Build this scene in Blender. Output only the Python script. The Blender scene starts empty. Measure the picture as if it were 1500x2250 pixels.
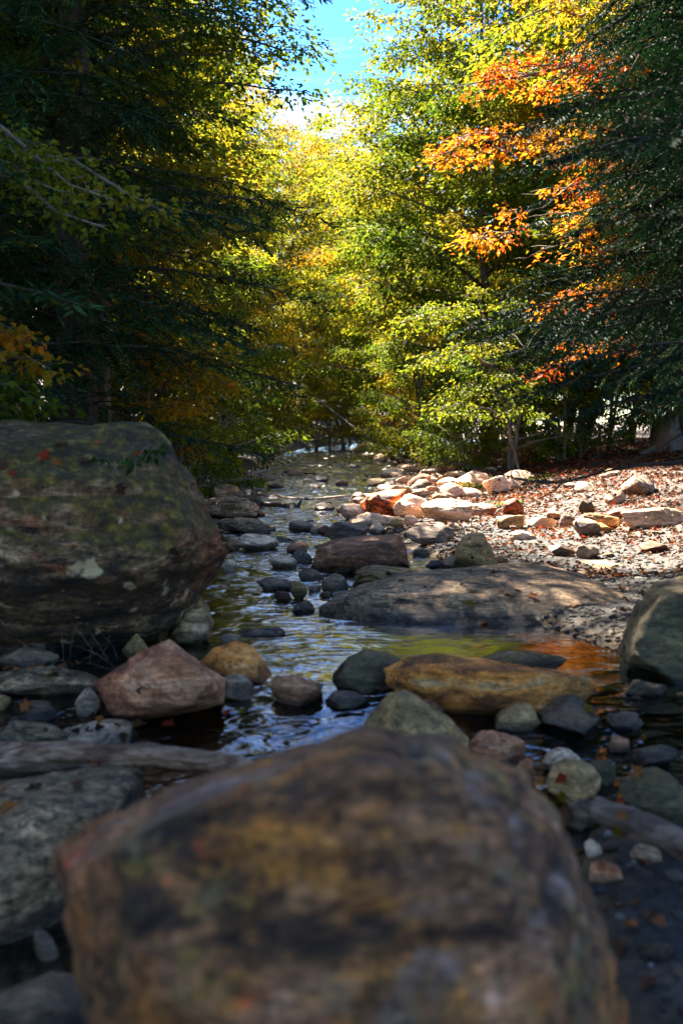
import bpy, bmesh, math, random
import numpy as np
from mathutils import Vector, Matrix
from mathutils.bvhtree import BVHTree

S = bpy.context.scene
COL = S.collection
RAD = math.radians

# ------------------------------------------------------------------ camera
CAM_H = 1.1
LENS = 35.0
F = 2250 * LENS / 36.0                       # focal length in photograph pixels
HORIZON = 950.0
PITCH = math.atan((1125 - HORIZON) / F)
cd = bpy.data.cameras.new('camera')
cam = bpy.data.objects.new('camera', cd)
COL.objects.link(cam)
cam.location = (0, 0, CAM_H)
cam.rotation_euler = (math.pi / 2 - PITCH, 0, 0)
cd.sensor_fit = 'VERTICAL'
cd.sensor_width = 24
cd.sensor_height = 36
cd.lens = LENS
cd.clip_start = 0.05
cd.clip_end = 2000
cd.dof.use_dof = True
cd.dof.focus_distance = 11.0
cd.dof.aperture_fstop = 2.4
S.camera = cam

# ------------------------------------------------------------------ light
SUN_DIR = Vector((-0.40, 0.92, 0)).normalized()     # towards the sun, on the ground plane
SUN_EL = RAD(46)
sun_to = Vector((SUN_DIR.x * math.cos(SUN_EL), SUN_DIR.y * math.cos(SUN_EL), math.sin(SUN_EL)))
ld = bpy.data.lights.new('sun', 'SUN')
ld.energy = 5.0
ld.angle = RAD(0.55)
ld.color = (1.0, 0.90, 0.74)
sun = bpy.data.objects.new('sun', ld)
COL.objects.link(sun)
sun.rotation_euler = (-sun_to).to_track_quat('-Z', 'Y').to_euler()

w = bpy.data.worlds.new('World')
S.world = w
w.use_nodes = True
nt = w.node_tree
nt.nodes.clear()
wo = nt.nodes.new('ShaderNodeOutputWorld')
bg = nt.nodes.new('ShaderNodeBackground')
sk = nt.nodes.new('ShaderNodeTexSky')
sk.sky_type = 'NISHITA'
sk.sun_disc = False
sk.sun_elevation = SUN_EL
sk.sun_rotation = math.atan2(SUN_DIR.x, SUN_DIR.y)
sk.air_density = 1.0
sk.dust_density = 0.3
sk.ozone_density = 2.5
tc = nt.nodes.new('ShaderNodeTexCoord')
mp = nt.nodes.new('ShaderNodeMapping')
mp.inputs['Scale'].default_value = (1.2, 1.2, 5.0)
mp.inputs['Location'].default_value = (0.35, 0.1, 0.30)
cn = nt.nodes.new('ShaderNodeTexNoise')
cn.inputs['Scale'].default_value = 1.6
cn.inputs['Detail'].default_value = 9
cn.inputs['Roughness'].default_value = 0.55
cn.inputs['Distortion'].default_value = 0.5
cr = nt.nodes.new('ShaderNodeValToRGB')
cr.color_ramp.elements[0].position = 0.50
cr.color_ramp.elements[1].position = 0.68
hs = nt.nodes.new('ShaderNodeHueSaturation')
hs.inputs['Hue'].default_value = 0.508
hs.inputs['Saturation'].default_value = 1.5
hs.inputs['Value'].default_value = 0.75
mx = nt.nodes.new('ShaderNodeMix')
mx.data_type = 'RGBA'
mx.inputs[7].default_value = (3.6, 3.9, 4.4, 1)
L = nt.links.new
L(tc.outputs['Generated'], mp.inputs['Vector'])
L(mp.outputs[0], cn.inputs['Vector'])
L(cn.outputs['Fac'], cr.inputs[0])
L(cr.outputs[0], mx.inputs[0])
L(sk.outputs[0], hs.inputs['Color'])
L(hs.outputs[0], mx.inputs[6])
L(mx.outputs[2], bg.inputs['Color'])
L(bg.outputs[0], wo.inputs['Surface'])
bg.inputs['Strength'].default_value = 0.069

S.view_settings.view_transform = 'Standard'
S.view_settings.look = 'None'
S.view_settings.gamma = 1
S.view_settings.use_curve_mapping = False
S.view_settings.exposure = 3.08
S.render.engine = 'CYCLES'
cy = S.cycles
cy.use_denoising = True
cy.max_bounces = 7
cy.diffuse_bounces = 3
cy.glossy_bounces = 3
cy.transmission_bounces = 4
cy.transparent_max_bounces = 8
cy.sample_clamp_indirect = 6
cy.caustics_reflective = False
cy.caustics_refractive = False

# ------------------------------------------------------------------ helpers
_cp, _sp = math.cos(PITCH), math.sin(PITCH)


def ray(px, py):
    """Direction through a photograph pixel, scaled so that its y is 1."""
    a, b = (px - 750) / F, (1125 - py) / F
    d = np.array([a, _cp + b * _sp, -_sp + b * _cp])
    return d / d[1]


def P(px, py, Y):
    return np.array([0, 0, CAM_H]) + ray(px, py) * Y


def hash3(ix, iy, iz, seed):
    h = (ix.astype(np.int64) * 374761393 + iy.astype(np.int64) * 668265263 + iz.astype(np.int64) * 2147483647 + seed * 974634777) & 0xFFFFFFFF
    h = ((h ^ (h >> 13)) * 1274126177) & 0xFFFFFFFF
    h = ((h ^ (h >> 16)) * 2246822519) & 0xFFFFFFFF
    return ((h ^ (h >> 15)) & 0xFFFFFF) / float(0xFFFFFF)


def vnoise(p, seed=0):
    i = np.floor(p)
    f = p - i
    f = f * f * (3 - 2 * f)
    i = i.astype(np.int64)
    x, y, z = i[..., 0], i[..., 1], i[..., 2]
    fx, fy, fz = f[..., 0], f[..., 1], f[..., 2]

    def c(a, b, d):
        return hash3(x + a, y + b, z + d, seed)
    x00 = c(0, 0, 0) * (1 - fx) + c(1, 0, 0) * fx
    x10 = c(0, 1, 0) * (1 - fx) + c(1, 1, 0) * fx
    x01 = c(0, 0, 1) * (1 - fx) + c(1, 0, 1) * fx
    x11 = c(0, 1, 1) * (1 - fx) + c(1, 1, 1) * fx
    return ((x00 * (1 - fy) + x10 * fy) * (1 - fz) + (x01 * (1 - fy) + x11 * fy) * fz) * 2 - 1


def fbm(p, oct=4, seed=0, gain=0.5):
    a, s, t = 1.0, 0.0, 0.0
    for k in range(oct):
        s = s + a * vnoise(p, seed + k * 17)
        t += a
        a *= gain
        p = p * 2.03 + 11.7
    return s / t


def sstep(a, b, x):
    t = np.clip((np.asarray(x, float) - a) / (b - a), 0, 1)
    return t * t * (3 - 2 * t)


def mesh_np(name, v, f, mat=None, smooth=True, attrs=None):
    """v (n,3), f (m,k) with one k for all faces."""
    me = bpy.data.meshes.new(name)
    v = np.ascontiguousarray(v, np.float32)
    f = np.ascontiguousarray(f, np.int32)
    m, k = f.shape
    me.vertices.add(len(v))
    me.vertices.foreach_set('co', v.ravel())
    me.loops.add(m * k)
    me.loops.foreach_set('vertex_index', f.ravel())
    me.polygons.add(m)
    me.polygons.foreach_set('loop_start', np.arange(0, m * k, k, dtype=np.int32))
    try:
        me.polygons.foreach_set('loop_total', np.full(m, k, np.int32))
    except Exception:
        pass
    me.polygons.foreach_set('use_smooth', np.full(m, smooth, bool))
    for an, (dom, arr) in (attrs or {}).items():
        at = me.attributes.new(an, 'FLOAT', dom)
        at.data.foreach_set('value', np.ascontiguousarray(arr, np.float32))
    me.update(calc_edges=True)
    me.validate()
    if mat:
        me.materials.append(mat)
    return me


def link(name, me, parent=None, loc=None, label=None, cat=None, group=None, kind=None):
    o = bpy.data.objects.new(name, me)
    COL.objects.link(o)
    if parent is not None:
        o.parent = parent
    if loc is not None:
        o.location = [float(c) for c in loc]
    for k, val in (('label', label), ('category', cat), ('group', group), ('kind', kind)):
        if val:
            o[k] = val
    return o


def join(parts):
    """[(v, f)] with equal face sizes -> one (v, f)."""
    vs, fs, n = [], [], 0
    for v, f in parts:
        vs.append(v)
        fs.append(f + n)
        n += len(v)
    return np.concatenate(vs), np.concatenate(fs)


def tube(pts, rad, sides=6, wob=0.0, rng=None):
    pts = np.asarray(pts, float)
    n = len(pts)
    t = np.gradient(pts, axis=0)
    t /= np.linalg.norm(t, axis=1)[:, None] + 1e-9
    up = np.array([0.13, 0.21, 0.97]) if abs(t[0, 2]) < 0.8 else np.array([0.97, 0.2, 0.1])
    a = np.cross(t, up)
    a /= np.linalg.norm(a, axis=1)[:, None] + 1e-9
    b = np.cross(t, a)
    th = np.linspace(0, 2 * math.pi, sides, endpoint=False)
    r = np.asarray(rad, float)[:, None] * np.ones((1, sides))
    if wob and rng is not None:
        r = r * (1 + wob * (rng.random((n, sides)) - 0.5) + wob * (rng.random((1, sides)) - 0.5))
    v = pts[:, None, :] + r[..., None] * (np.cos(th)[None, :, None] * a[:, None, :] + np.sin(th)[None, :, None] * b[:, None, :])
    v = v.reshape(-1, 3)
    i = np.arange(n - 1)[:, None] * sides
    j = np.arange(sides)[None, :]
    j2 = (j + 1) % sides
    f = np.stack([i + j, i + j2, i + sides + j2, i + sides + j], -1).reshape(-1, 4)
    v = np.concatenate([v, pts[-1:] + t[-1:] * r[-1, 0] * 0.5, pts[:1] - t[:1] * r[0, 0] * 0.5])
    e = (n - 1) * sides
    k = np.arange(0, sides, 1)
    caps = []
    for q in range(0, sides - 1, 2):
        caps.append([e + q, e + q + 1, e + (q + 2) % sides, len(v) - 2])
        caps.append([(q + 2) % sides, q + 1, q, len(v) - 1])
    return v, np.concatenate([f, np.array(caps)]) if caps else f


# ------------------------------------------------------------------ node materials
class NB:
    def __init__(s, name):
        s.m = bpy.data.materials.new(name)
        s.m.use_nodes = True
        s.t = s.m.node_tree
        s.t.nodes.clear()
        s.out = s.n('ShaderNodeOutputMaterial')

    def n(s, typ, **kw):
        nd = s.t.nodes.new(typ)
        for k, v in kw.items():
            setattr(nd, k, v)
        return nd

    def l(s, a, b):
        s.t.links.new(a, b)
        return b

    def setin(s, sock, v):
        if hasattr(v, 'is_linked') or isinstance(v, bpy.types.NodeSocket):
            s.l(v, sock)
        else:
            sock.default_value = v

    def math(s, op, a, b=0.0, c=None, clamp=False):
        nd = s.n('ShaderNodeMath', operation=op, use_clamp=clamp)
        s.setin(nd.inputs[0], a)
        s.setin(nd.inputs[1], b)
        if c is not None:
            s.setin(nd.inputs[2], c)
        return nd.outputs[0]

    def mix(s, f, a, b, mode='MIX'):
        nd = s.n('ShaderNodeMix', data_type='RGBA', blend_type=mode)
        s.setin(nd.inputs[0], f)
        for sock, v in ((nd.inputs[6], a), (nd.inputs[7], b)):
            if isinstance(v, tuple) and len(v) == 3:
                v = (*v, 1)
            s.setin(sock, v)
        return nd.outputs[2]

    def noise(s, vec, scale, detail=4, rough=0.55, dist=0.0):
        nd = s.n('ShaderNodeTexNoise')
        nd.inputs['Scale'].default_value = scale
        nd.inputs['Detail'].default_value = detail
        nd.inputs['Roughness'].default_value = rough
        nd.inputs['Distortion'].default_value = dist
        if vec is not None:
            s.l(vec, nd.inputs['Vector'])
        return nd.outputs['Fac']

    def ramp(s, f, stops, interp='LINEAR'):
        nd = s.n('ShaderNodeValToRGB')
        r = nd.color_ramp
        r.interpolation = interp
        while len(r.elements) > 1:
            r.elements.remove(r.elements[-1])
        for i, (p, c) in enumerate(stops):
            e = r.elements[0] if i == 0 else r.elements.new(p)
            e.position = p
            if not isinstance(c, tuple):
                c = (c, c, c)
            e.color = (*c, 1)
        s.l(f, nd.inputs[0])
        return nd.outputs[0]

    def mapr(s, f, a, b, c=0.0, d=1.0):
        nd = s.n('ShaderNodeMapRange')
        s.l(f, nd.inputs[0])
        for i, v in enumerate((a, b, c, d)):
            nd.inputs[i + 1].default_value = v
        return nd.outputs[0]

    def attr(s, name):
        return s.n('ShaderNodeAttribute', attribute_name=name).outputs['Fac']

    def bump(s, h, dist, strength=1.0, normal=None):
        nd = s.n('ShaderNodeBump')
        nd.inputs['Distance'].default_value = dist
        s.setin(nd.inputs['Strength'], strength)
        s.l(h, nd.inputs['Height'])
        if normal is not None:
            s.l(normal, nd.inputs['Normal'])
        return nd.outputs[0]


def rock_mat(name, ramp, band=(0.25, 0.9, 0.3), rot=(0.3, 0.2, 0), patch=None, patch_amt=0.5, moss=0.0,
             rough=0.75, scale=3.0, wetline=True, bumpd=0.02, dark=0.5, moss_z=0.2, lit_top_col=None, lich=0.0, fixed=False, warm=(2.1, 1.42, 0.95)):
    """Foliated river rock: stretched banding, blotches of mineral stain, lichen and moss, a wet foot."""
    b = NB(name)
    tcn = b.n('ShaderNodeTexCoord')
    oi = b.n('ShaderNodeObjectInfo')
    off = b.n('ShaderNodeCombineXYZ')
    rnd = oi.outputs['Random']
    k = 0.0 if fixed else 1.0
    b.l(b.math('MULTIPLY', rnd, 37.0 * k), off.inputs[0])
    b.l(b.math('MULTIPLY', rnd, 91.0 * k), off.inputs[1])
    b.l(b.math('MULTIPLY', rnd, 53.0 * k), off.inputs[2])
    add = b.n('ShaderNodeVectorMath', operation='ADD')
    b.l(tcn.outputs['Object'], add.inputs[0])
    b.l(off.outputs[0], add.inputs[1])
    v = add.outputs[0]
    m = b.n('ShaderNodeMapping')
    m.inputs['Rotation'].default_value = rot
    m.inputs['Scale'].default_value = (scale * (band[0] + 0.25), scale * (band[2] + 0.15) * 2.0, scale * 2.3)
    b.l(v, m.inputs['Vector'])
    n1 = b.noise(m.outputs[0], 1.6, 10, 0.72, 0.35)          # banding
    n2 = b.noise(v, scale * 1.1, 5, 0.6, 0.4)              # blotches
    n3 = b.noise(v, scale * 14, 6, 0.7)                    # grain
    n4 = b.noise(m.outputs[0], 5.5, 9, 0.78, 0.3)           # fine foliation
    val = b.math('ADD', b.math('MULTIPLY', n1, 0.75), b.math('MULTIPLY', n2, 0.25))
    val = b.math('MULTIPLY_ADD', b.math('SUBTRACT', val, 0.5), 2.5, 0.53)
    col = b.ramp(val, ramp)
    if patch:
        for i, (pc, lo, hi) in enumerate(patch):
            pn = b.noise(v, scale * (0.9 + 0.7 * i), 8, 0.72, 0.3)
            pv = b.math('ADD', b.math('MULTIPLY', pn, 0.7), b.math('MULTIPLY', n1, 0.3))
            col = b.mix(b.mapr(pv, lo, hi, 0, patch_amt), col, pc)
    grain = b.mapr(n3, 0.32, 0.68, 1 - dark * 0.9, 1 + dark * 0.7)
    fine = b.mapr(n4, 0.36, 0.64, 1 - dark * 1.1, 1 + dark * 0.7)
    gm = b.math('MULTIPLY', grain, fine)
    cc = b.n('ShaderNodeCombineXYZ')
    for i in range(3):
        b.l(gm, cc.inputs[i])
    col = b.mix(1.0, col, cc.outputs[0], 'MULTIPLY')
    tint = b.math('MULTIPLY_ADD', rnd, 0.4, 0.8)
    if not fixed:
        c2 = b.n('ShaderNodeCombineXYZ')
        for i in range(3):
            b.l(tint, c2.inputs[i])
        col = b.mix(1.0, col, c2.outputs[0], 'MULTIPLY')
    crack = b.ramp(b.math('ABSOLUTE', b.math('SUBTRACT', b.noise(m.outputs[0], 1.1, 6, 0.6, 0.5), 0.5)), [(0.0, 0.25), (0.012, 1.0)])
    col = b.mix(1.0, col, crack, 'MULTIPLY')
    if lich:
        ln = b.noise(v, scale * 4.5, 3, 0.5, 0.2)
        col = b.mix(b.mapr(ln, 0.62, 0.68, 0, lich), col, (0.42, 0.46, 0.38))
    col = b.mix(1.0, col, warm, 'MULTIPLY')
    geo = b.n('ShaderNodeNewGeometry')
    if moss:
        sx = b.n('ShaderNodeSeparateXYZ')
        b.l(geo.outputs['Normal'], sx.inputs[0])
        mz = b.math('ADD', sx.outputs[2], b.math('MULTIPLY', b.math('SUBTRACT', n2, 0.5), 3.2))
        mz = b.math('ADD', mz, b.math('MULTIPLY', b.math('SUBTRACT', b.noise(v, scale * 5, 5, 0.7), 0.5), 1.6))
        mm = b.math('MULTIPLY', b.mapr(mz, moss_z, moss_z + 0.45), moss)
        mc = b.ramp(b.noise(v, scale * 9, 5, 0.7), [(0.38, (0.022, 0.018, 0.003)), (0.52, (0.10, 0.068, 0.007)), (0.66, (0.34, 0.21, 0.018))] if lit_top_col is None else lit_top_col)
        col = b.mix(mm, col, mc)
    pr = b.n('ShaderNodeBsdfPrincipled')
    if wetline:
        sp = b.n('ShaderNodeSeparateXYZ')
        b.l(geo.outputs['Position'], sp.inputs[0])
        wl = b.math('ADD', sp.outputs[2], b.math('MULTIPLY', b.math('SUBTRACT', n2, 0.5), 0.06))
        # the stream surface climbs gently upstream
        lv = b.math('MULTIPLY', b.math('MAXIMUM', b.math('SUBTRACT', sp.outputs[1], 9.0), 0.0), 0.008)
        lv = b.math('ADD', lv, b.mapr(sp.outputs[1], 3.3, 4.35, -0.2, 0.0))
        wet = b.mapr(b.math('SUBTRACT', wl, lv), 0.03, 0.085, 1, 0)
        col = b.mix(wet, col, b.mix(1.0, col, (0.34, 0.32, 0.30), 'MULTIPLY'))
        b.l(b.mapr(wet, 0, 1, rough, 0.22), pr.inputs['Roughness'])
    else:
        pr.inputs['Roughness'].default_value = rough
    b.l(col, pr.inputs['Base Color'])
    h = b.math('ADD', b.math('MULTIPLY', n4, 0.6), b.math('MULTIPLY', n3, 0.25))
    h = b.math('ADD', h, b.math('MULTIPLY', n1, 0.8))
    b.l(b.bump(h, bumpd, 0.9), pr.inputs['Normal'])
    b.l(pr.outputs[0], b.out.inputs[0])
    return b.m


M = {}
M['grey'] = rock_mat('grey_schist', [(0.2, (0.045, 0.043, 0.042)), (0.42, (0.12, 0.115, 0.11)), (0.6, (0.22, 0.21, 0.195)), (0.78, (0.38, 0.36, 0.33))],
                     patch=[((0.20, 0.13, 0.06), 0.55, 0.68)], patch_amt=0.5, lich=0.25)
M['slab'] = rock_mat('grey_green_bedrock', [(0.2, (0.06, 0.054, 0.042)), (0.42, (0.16, 0.145, 0.11)), (0.6, (0.26, 0.235, 0.185)), (0.78, (0.38, 0.34, 0.27))],
                     patch=[((0.12, 0.13, 0.06), 0.5, 0.62), ((0.26, 0.17, 0.09), 0.56, 0.7)], patch_amt=0.6, scale=2.6, dark=0.95, bumpd=0.03)
M['brown'] = rock_mat('brown_schist', [(0.28, (0.05, 0.028, 0.018)), (0.45, (0.14, 0.075, 0.045)), (0.6, (0.25, 0.15, 0.10)), (0.78, (0.42, 0.31, 0.24))],
                      patch=[((0.18, 0.14, 0.05), 0.54, 0.68)], patch_amt=0.4, band=(0.2, 0.9, 0.3))
M['rust'] = rock_mat('rust_coloured_rock', [(0.28, (0.07, 0.03, 0.02)), (0.45, (0.22, 0.10, 0.06)), (0.6, (0.36, 0.20, 0.13)), (0.78, (0.45, 0.32, 0.24))],
                     patch=[((0.30, 0.22, 0.15), 0.52, 0.66)], patch_amt=0.5)
M['red'] = rock_mat('red_weathered_rock', [(0.3, (0.04, 0.015, 0.01)), (0.45, (0.22, 0.055, 0.018)), (0.6, (0.42, 0.11, 0.02)), (0.78, (0.5, 0.22, 0.06))],
                    patch=[((0.18, 0.13, 0.02), 0.52, 0.62)], patch_amt=0.7, dark=0.9)
M['ochre'] = rock_mat('ochre_banded_rock', [(0.25, (0.04, 0.025, 0.01)), (0.42, (0.20, 0.09, 0.018)), (0.55, (0.46, 0.21, 0.04)), (0.66, (0.52, 0.29, 0.09)), (0.8, (0.42, 0.32, 0.2))],
                      patch=[((0.10, 0.09, 0.04), 0.55, 0.66), ((0.5, 0.15, 0.03), 0.60, 0.7)], patch_amt=0.6)
M['olive'] = rock_mat('olive_lichened_rock', [(0.25, (0.05, 0.045, 0.02)), (0.45, (0.16, 0.14, 0.07)), (0.6, (0.27, 0.22, 0.12)), (0.78, (0.42, 0.33, 0.2))],
                      patch=[((0.55, 0.16, 0.03), 0.585, 0.67), ((0.12, 0.13, 0.04), 0.52, 0.64)], patch_amt=0.75)
M['dark'] = rock_mat('dark_wet_rock', [(0.25, (0.018, 0.018, 0.018)), (0.5, (0.055, 0.052, 0.048)), (0.75, (0.12, 0.11, 0.095))],
                     patch=[((0.10, 0.05, 0.02), 0.56, 0.68)], patch_amt=0.6, rough=0.3)
M['darkgreen'] = rock_mat('dark_green_rock', [(0.25, (0.022, 0.024, 0.016)), (0.5, (0.065, 0.07, 0.042)), (0.75, (0.14, 0.14, 0.09))],
                          patch=[((0.09, 0.09, 0.03), 0.5, 0.62)], patch_amt=0.6, rough=0.6, moss=0.4, moss_z=0.7)
M['pale'] = rock_mat('pale_quartz_rock', [(0.25, (0.24, 0.21, 0.18)), (0.45, (0.42, 0.39, 0.35)), (0.6, (0.55, 0.52, 0.48)), (0.78, (0.66, 0.63, 0.6))],
                     patch=[((0.30, 0.22, 0.18), 0.55, 0.68)], patch_amt=0.45, dark=0.4)
M['mossy'] = rock_mat('moss_covered_rock', [(0.25, (0.05, 0.045, 0.03)), (0.45, (0.15, 0.13, 0.09)), (0.6, (0.28, 0.25, 0.18)), (0.78, (0.4, 0.37, 0.3))],
                      patch=[((0.22, 0.09, 0.04), 0.55, 0.68)], patch_amt=0.5, moss=0.85, moss_z=0.55)
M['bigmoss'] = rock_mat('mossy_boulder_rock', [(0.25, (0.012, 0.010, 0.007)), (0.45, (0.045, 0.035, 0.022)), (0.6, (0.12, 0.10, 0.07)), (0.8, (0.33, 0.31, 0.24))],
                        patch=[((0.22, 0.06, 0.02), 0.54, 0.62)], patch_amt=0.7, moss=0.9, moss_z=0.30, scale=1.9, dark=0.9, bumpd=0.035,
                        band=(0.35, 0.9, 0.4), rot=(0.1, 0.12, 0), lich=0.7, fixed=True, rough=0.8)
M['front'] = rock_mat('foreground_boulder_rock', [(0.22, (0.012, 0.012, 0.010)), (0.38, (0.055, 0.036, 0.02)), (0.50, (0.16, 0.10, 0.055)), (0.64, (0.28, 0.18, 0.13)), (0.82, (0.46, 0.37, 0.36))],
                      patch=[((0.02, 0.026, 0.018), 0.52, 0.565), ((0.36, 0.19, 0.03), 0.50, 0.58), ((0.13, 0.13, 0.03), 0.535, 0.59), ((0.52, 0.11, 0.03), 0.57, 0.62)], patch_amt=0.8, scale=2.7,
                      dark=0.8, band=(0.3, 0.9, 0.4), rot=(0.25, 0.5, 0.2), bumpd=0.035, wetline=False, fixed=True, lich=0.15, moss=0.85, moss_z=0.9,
                      lit_top_col=[(0.34, (0.12, 0.06, 0.035)), (0.5, (0.36, 0.22, 0.16)), (0.64, (0.62, 0.48, 0.42))])  # moss mask paints skylight on the top into the pale weathered colour


def leaf_mat(name, stops, trans=0.5, rough=0.45, jitter=0.16):
    b = NB(name)
    g = b.n('ShaderNodeNewGeometry')
    r = g.outputs['Random Per Island']
    t = b.math('ADD', b.attr('tone'), b.math('MULTIPLY', b.math('SUBTRACT', r, 0.5), jitter), clamp=True)
    col = b.ramp(t, stops)
    r2 = b.math('FRACT', b.math('MULTIPLY', r, 17.31))
    hv = b.n('ShaderNodeHueSaturation')
    b.l(b.mapr(r2, 0, 1, 0.6, 1.35), hv.inputs['Value'])
    b.l(col, hv.inputs['Color'])
    p = b.n('ShaderNodeBsdfPrincipled')
    b.l(hv.outputs[0], p.inputs['Base Color'])
    p.inputs['Roughness'].default_value = rough + 0.12
    p.inputs['Specular IOR Level'].default_value = 0.12
    tr = b.n('ShaderNodeBsdfTranslucent')
    b.l(b.mix(1.0, hv.outputs[0], (1.25, 1.2, 0.8), 'MULTIPLY'), tr.inputs[0])
    ms = b.n('ShaderNodeMixShader')
    ms.inputs[0].default_value = trans
    b.l(p.outputs[0], ms.inputs[1])
    b.l(tr.outputs[0], ms.inputs[2])
    b.l(ms.outputs[0], b.out.inputs[0])
    return b.m


AUTUMN = [(0.0, (0.02, 0.055, 0.012)), (0.22, (0.05, 0.105, 0.012)), (0.42, (0.15, 0.195, 0.014)), (0.58, (0.32, 0.26, 0.018)),
          (0.72, (0.46, 0.23, 0.016)), (0.86, (0.55, 0.14, 0.012)), (1.0, (0.40, 0.05, 0.01))]
M['leaf'] = leaf_mat('broad_leaves', AUTUMN)
M['needle'] = leaf_mat('hemlock_needles', [(0.0, (0.006, 0.022, 0.012)), (0.4, (0.016, 0.055, 0.022)), (0.7, (0.045, 0.11, 0.025)), (1.0, (0.13, 0.17, 0.02))], trans=0.12, rough=0.6, jitter=0.35)
M['litter'] = leaf_mat('fallen_leaves', [(0.0, (0.02, 0.01, 0.005)), (0.3, (0.06, 0.027, 0.014)), (0.55, (0.15, 0.06, 0.03)), (0.75, (0.26, 0.105, 0.05)), (0.9, (0.45, 0.15, 0.03)), (1.0, (0.42, 0.05, 0.015))], trans=0.15, jitter=0.6)


def bark_mat(name, c0, c1, c2, vert=6.0, bumpd=0.02, rough=0.85):
    b = NB(name)
    t = b.n('ShaderNodeTexCoord')
    m = b.n('ShaderNodeMapping')
    m.inputs['Scale'].default_value = (1, 1, 1.0 / vert)
    b.l(t.outputs['Object'], m.inputs[0])
    n = b.noise(m.outputs[0], 22, 7, 0.65, 0.3)
    n2 = b.noise(t.outputs['Object'], 2.5, 4, 0.6)
    col = b.ramp(b.math('ADD', b.math('MULTIPLY', n, 0.7), b.math('MULTIPLY', n2, 0.3)), [(0.32, c0), (0.5, c1), (0.68, c2)])
    p = b.n('ShaderNodeBsdfPrincipled')
    b.l(col, p.inputs['Base Color'])
    p.inputs['Roughness'].default_value = rough
    b.l(b.bump(n, bumpd, 0.8), p.inputs['Normal'])
    b.l(p.outputs[0], b.out.inputs[0])
    return b.m


M['bark'] = bark_mat('maple_bark', (0.045, 0.035, 0.025), (0.13, 0.105, 0.08), (0.28, 0.25, 0.2))
M['bark_dark'] = bark_mat('hemlock_bark', (0.022, 0.014, 0.01), (0.06, 0.042, 0.032), (0.13, 0.1, 0.085))
M['bark_pale'] = bark_mat('beech_bark', (0.09, 0.07, 0.055), (0.2, 0.17, 0.14), (0.34, 0.3, 0.25), vert=1.5, bumpd=0.008)
M['twig'] = bark_mat('bare_twig_wood', (0.13, 0.11, 0.09), (0.24, 0.2, 0.16), (0.36, 0.31, 0.25))
M['darktwig'] = bark_mat('dark_twig_wood', (0.012, 0.007, 0.005), (0.03, 0.018, 0.012), (0.07, 0.04, 0.03))


def wood_mat(name, c0, c1, c2, along=(0.12, 1, 1), rough=0.7):
    b = NB(name)
    t = b.n('ShaderNodeTexCoord')
    m = b.n('ShaderNodeMapping')
    m.inputs['Scale'].default_value = along
    b.l(t.outputs['Object'], m.inputs[0])
    n = b.noise(m.outputs[0], 26, 8, 0.7, 0.5)
    n2 = b.noise(t.outputs['Object'], 5, 4, 0.6)
    col = b.ramp(b.math('ADD', b.math('MULTIPLY', n, 0.65), b.math('MULTIPLY', n2, 0.35)), [(0.35, c0), (0.5, c1), (0.66, c2)])
    p = b.n('ShaderNodeBsdfPrincipled')
    b.l(col, p.inputs['Base Color'])
    p.inputs['Roughness'].default_value = rough
    b.l(b.bump(n, 0.012, 1.0), p.inputs['Normal'])
    b.l(p.outputs[0], b.out.inputs[0])
    return b.m


M['driftwood'] = wood_mat('weathered_driftwood', (0.03, 0.014, 0.007), (0.20, 0.10, 0.055), (0.62, 0.40, 0.28), along=(0.09, 1.3, 1.3))
M['logbrown'] = wood_mat('brown_log_wood', (0.035, 0.02, 0.014), (0.14, 0.08, 0.055), (0.34, 0.22, 0.16))
M['logred'] = wood_mat('red_brown_log_wood', (0.03, 0.012, 0.01), (0.09, 0.035, 0.025), (0.16, 0.07, 0.05), rough=0.4)
M['stump'] = wood_mat('grey_stump_wood', (0.07, 0.045, 0.03), (0.24, 0.17, 0.12), (0.45, 0.36, 0.28), along=(1, 1, 0.2))

# ------------------------------------------------------------------ terrain
def WL(y):
    """Height of the water surface: a gentle climb upstream, a small drop in front of the camera."""
    y = np.asarray(y, float)
    return 0.008 * np.maximum(y - 9, 0) - 0.12 * (1 - sstep(3.55, 4.3, y)) - 0.10 * (1 - sstep(2.3, 3.4, y))


_YS = [-8, 0, 1.5, 2.5, 3.05, 3.4, 3.7, 4.4, 4.9, 5.3, 5.8, 6.5, 7.5, 8.5, 9.6, 11, 13, 16, 20, 25, 30, 38, 45, 52, 60, 75, 120, 400]
_XL = [-4, -3, -2.6, -2.3, -2.25, -2.2, -2.2, -2.0, -1.5, -1.3, -1.3, -1.4, -1.5, -1.6, -1.7, -1.95, -2.2, -2.5, -2.5, -2.3, -2.3, -2.3, -2.1, -1.5, 1, 6, 20, 80]
_XR = [0.6, 0.55, 0.5, 0.55, 0.75, 1.5, 1.9, 1.75, 1.45, 1.25, 1.0, 0.8, 0.75, 0.75, 0.5, 0.35, 0.25, 0.35, 0.75, 1.15, 1.5, 2.0, 2.6, 4.0, 7, 13, 28, 92]


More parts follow.
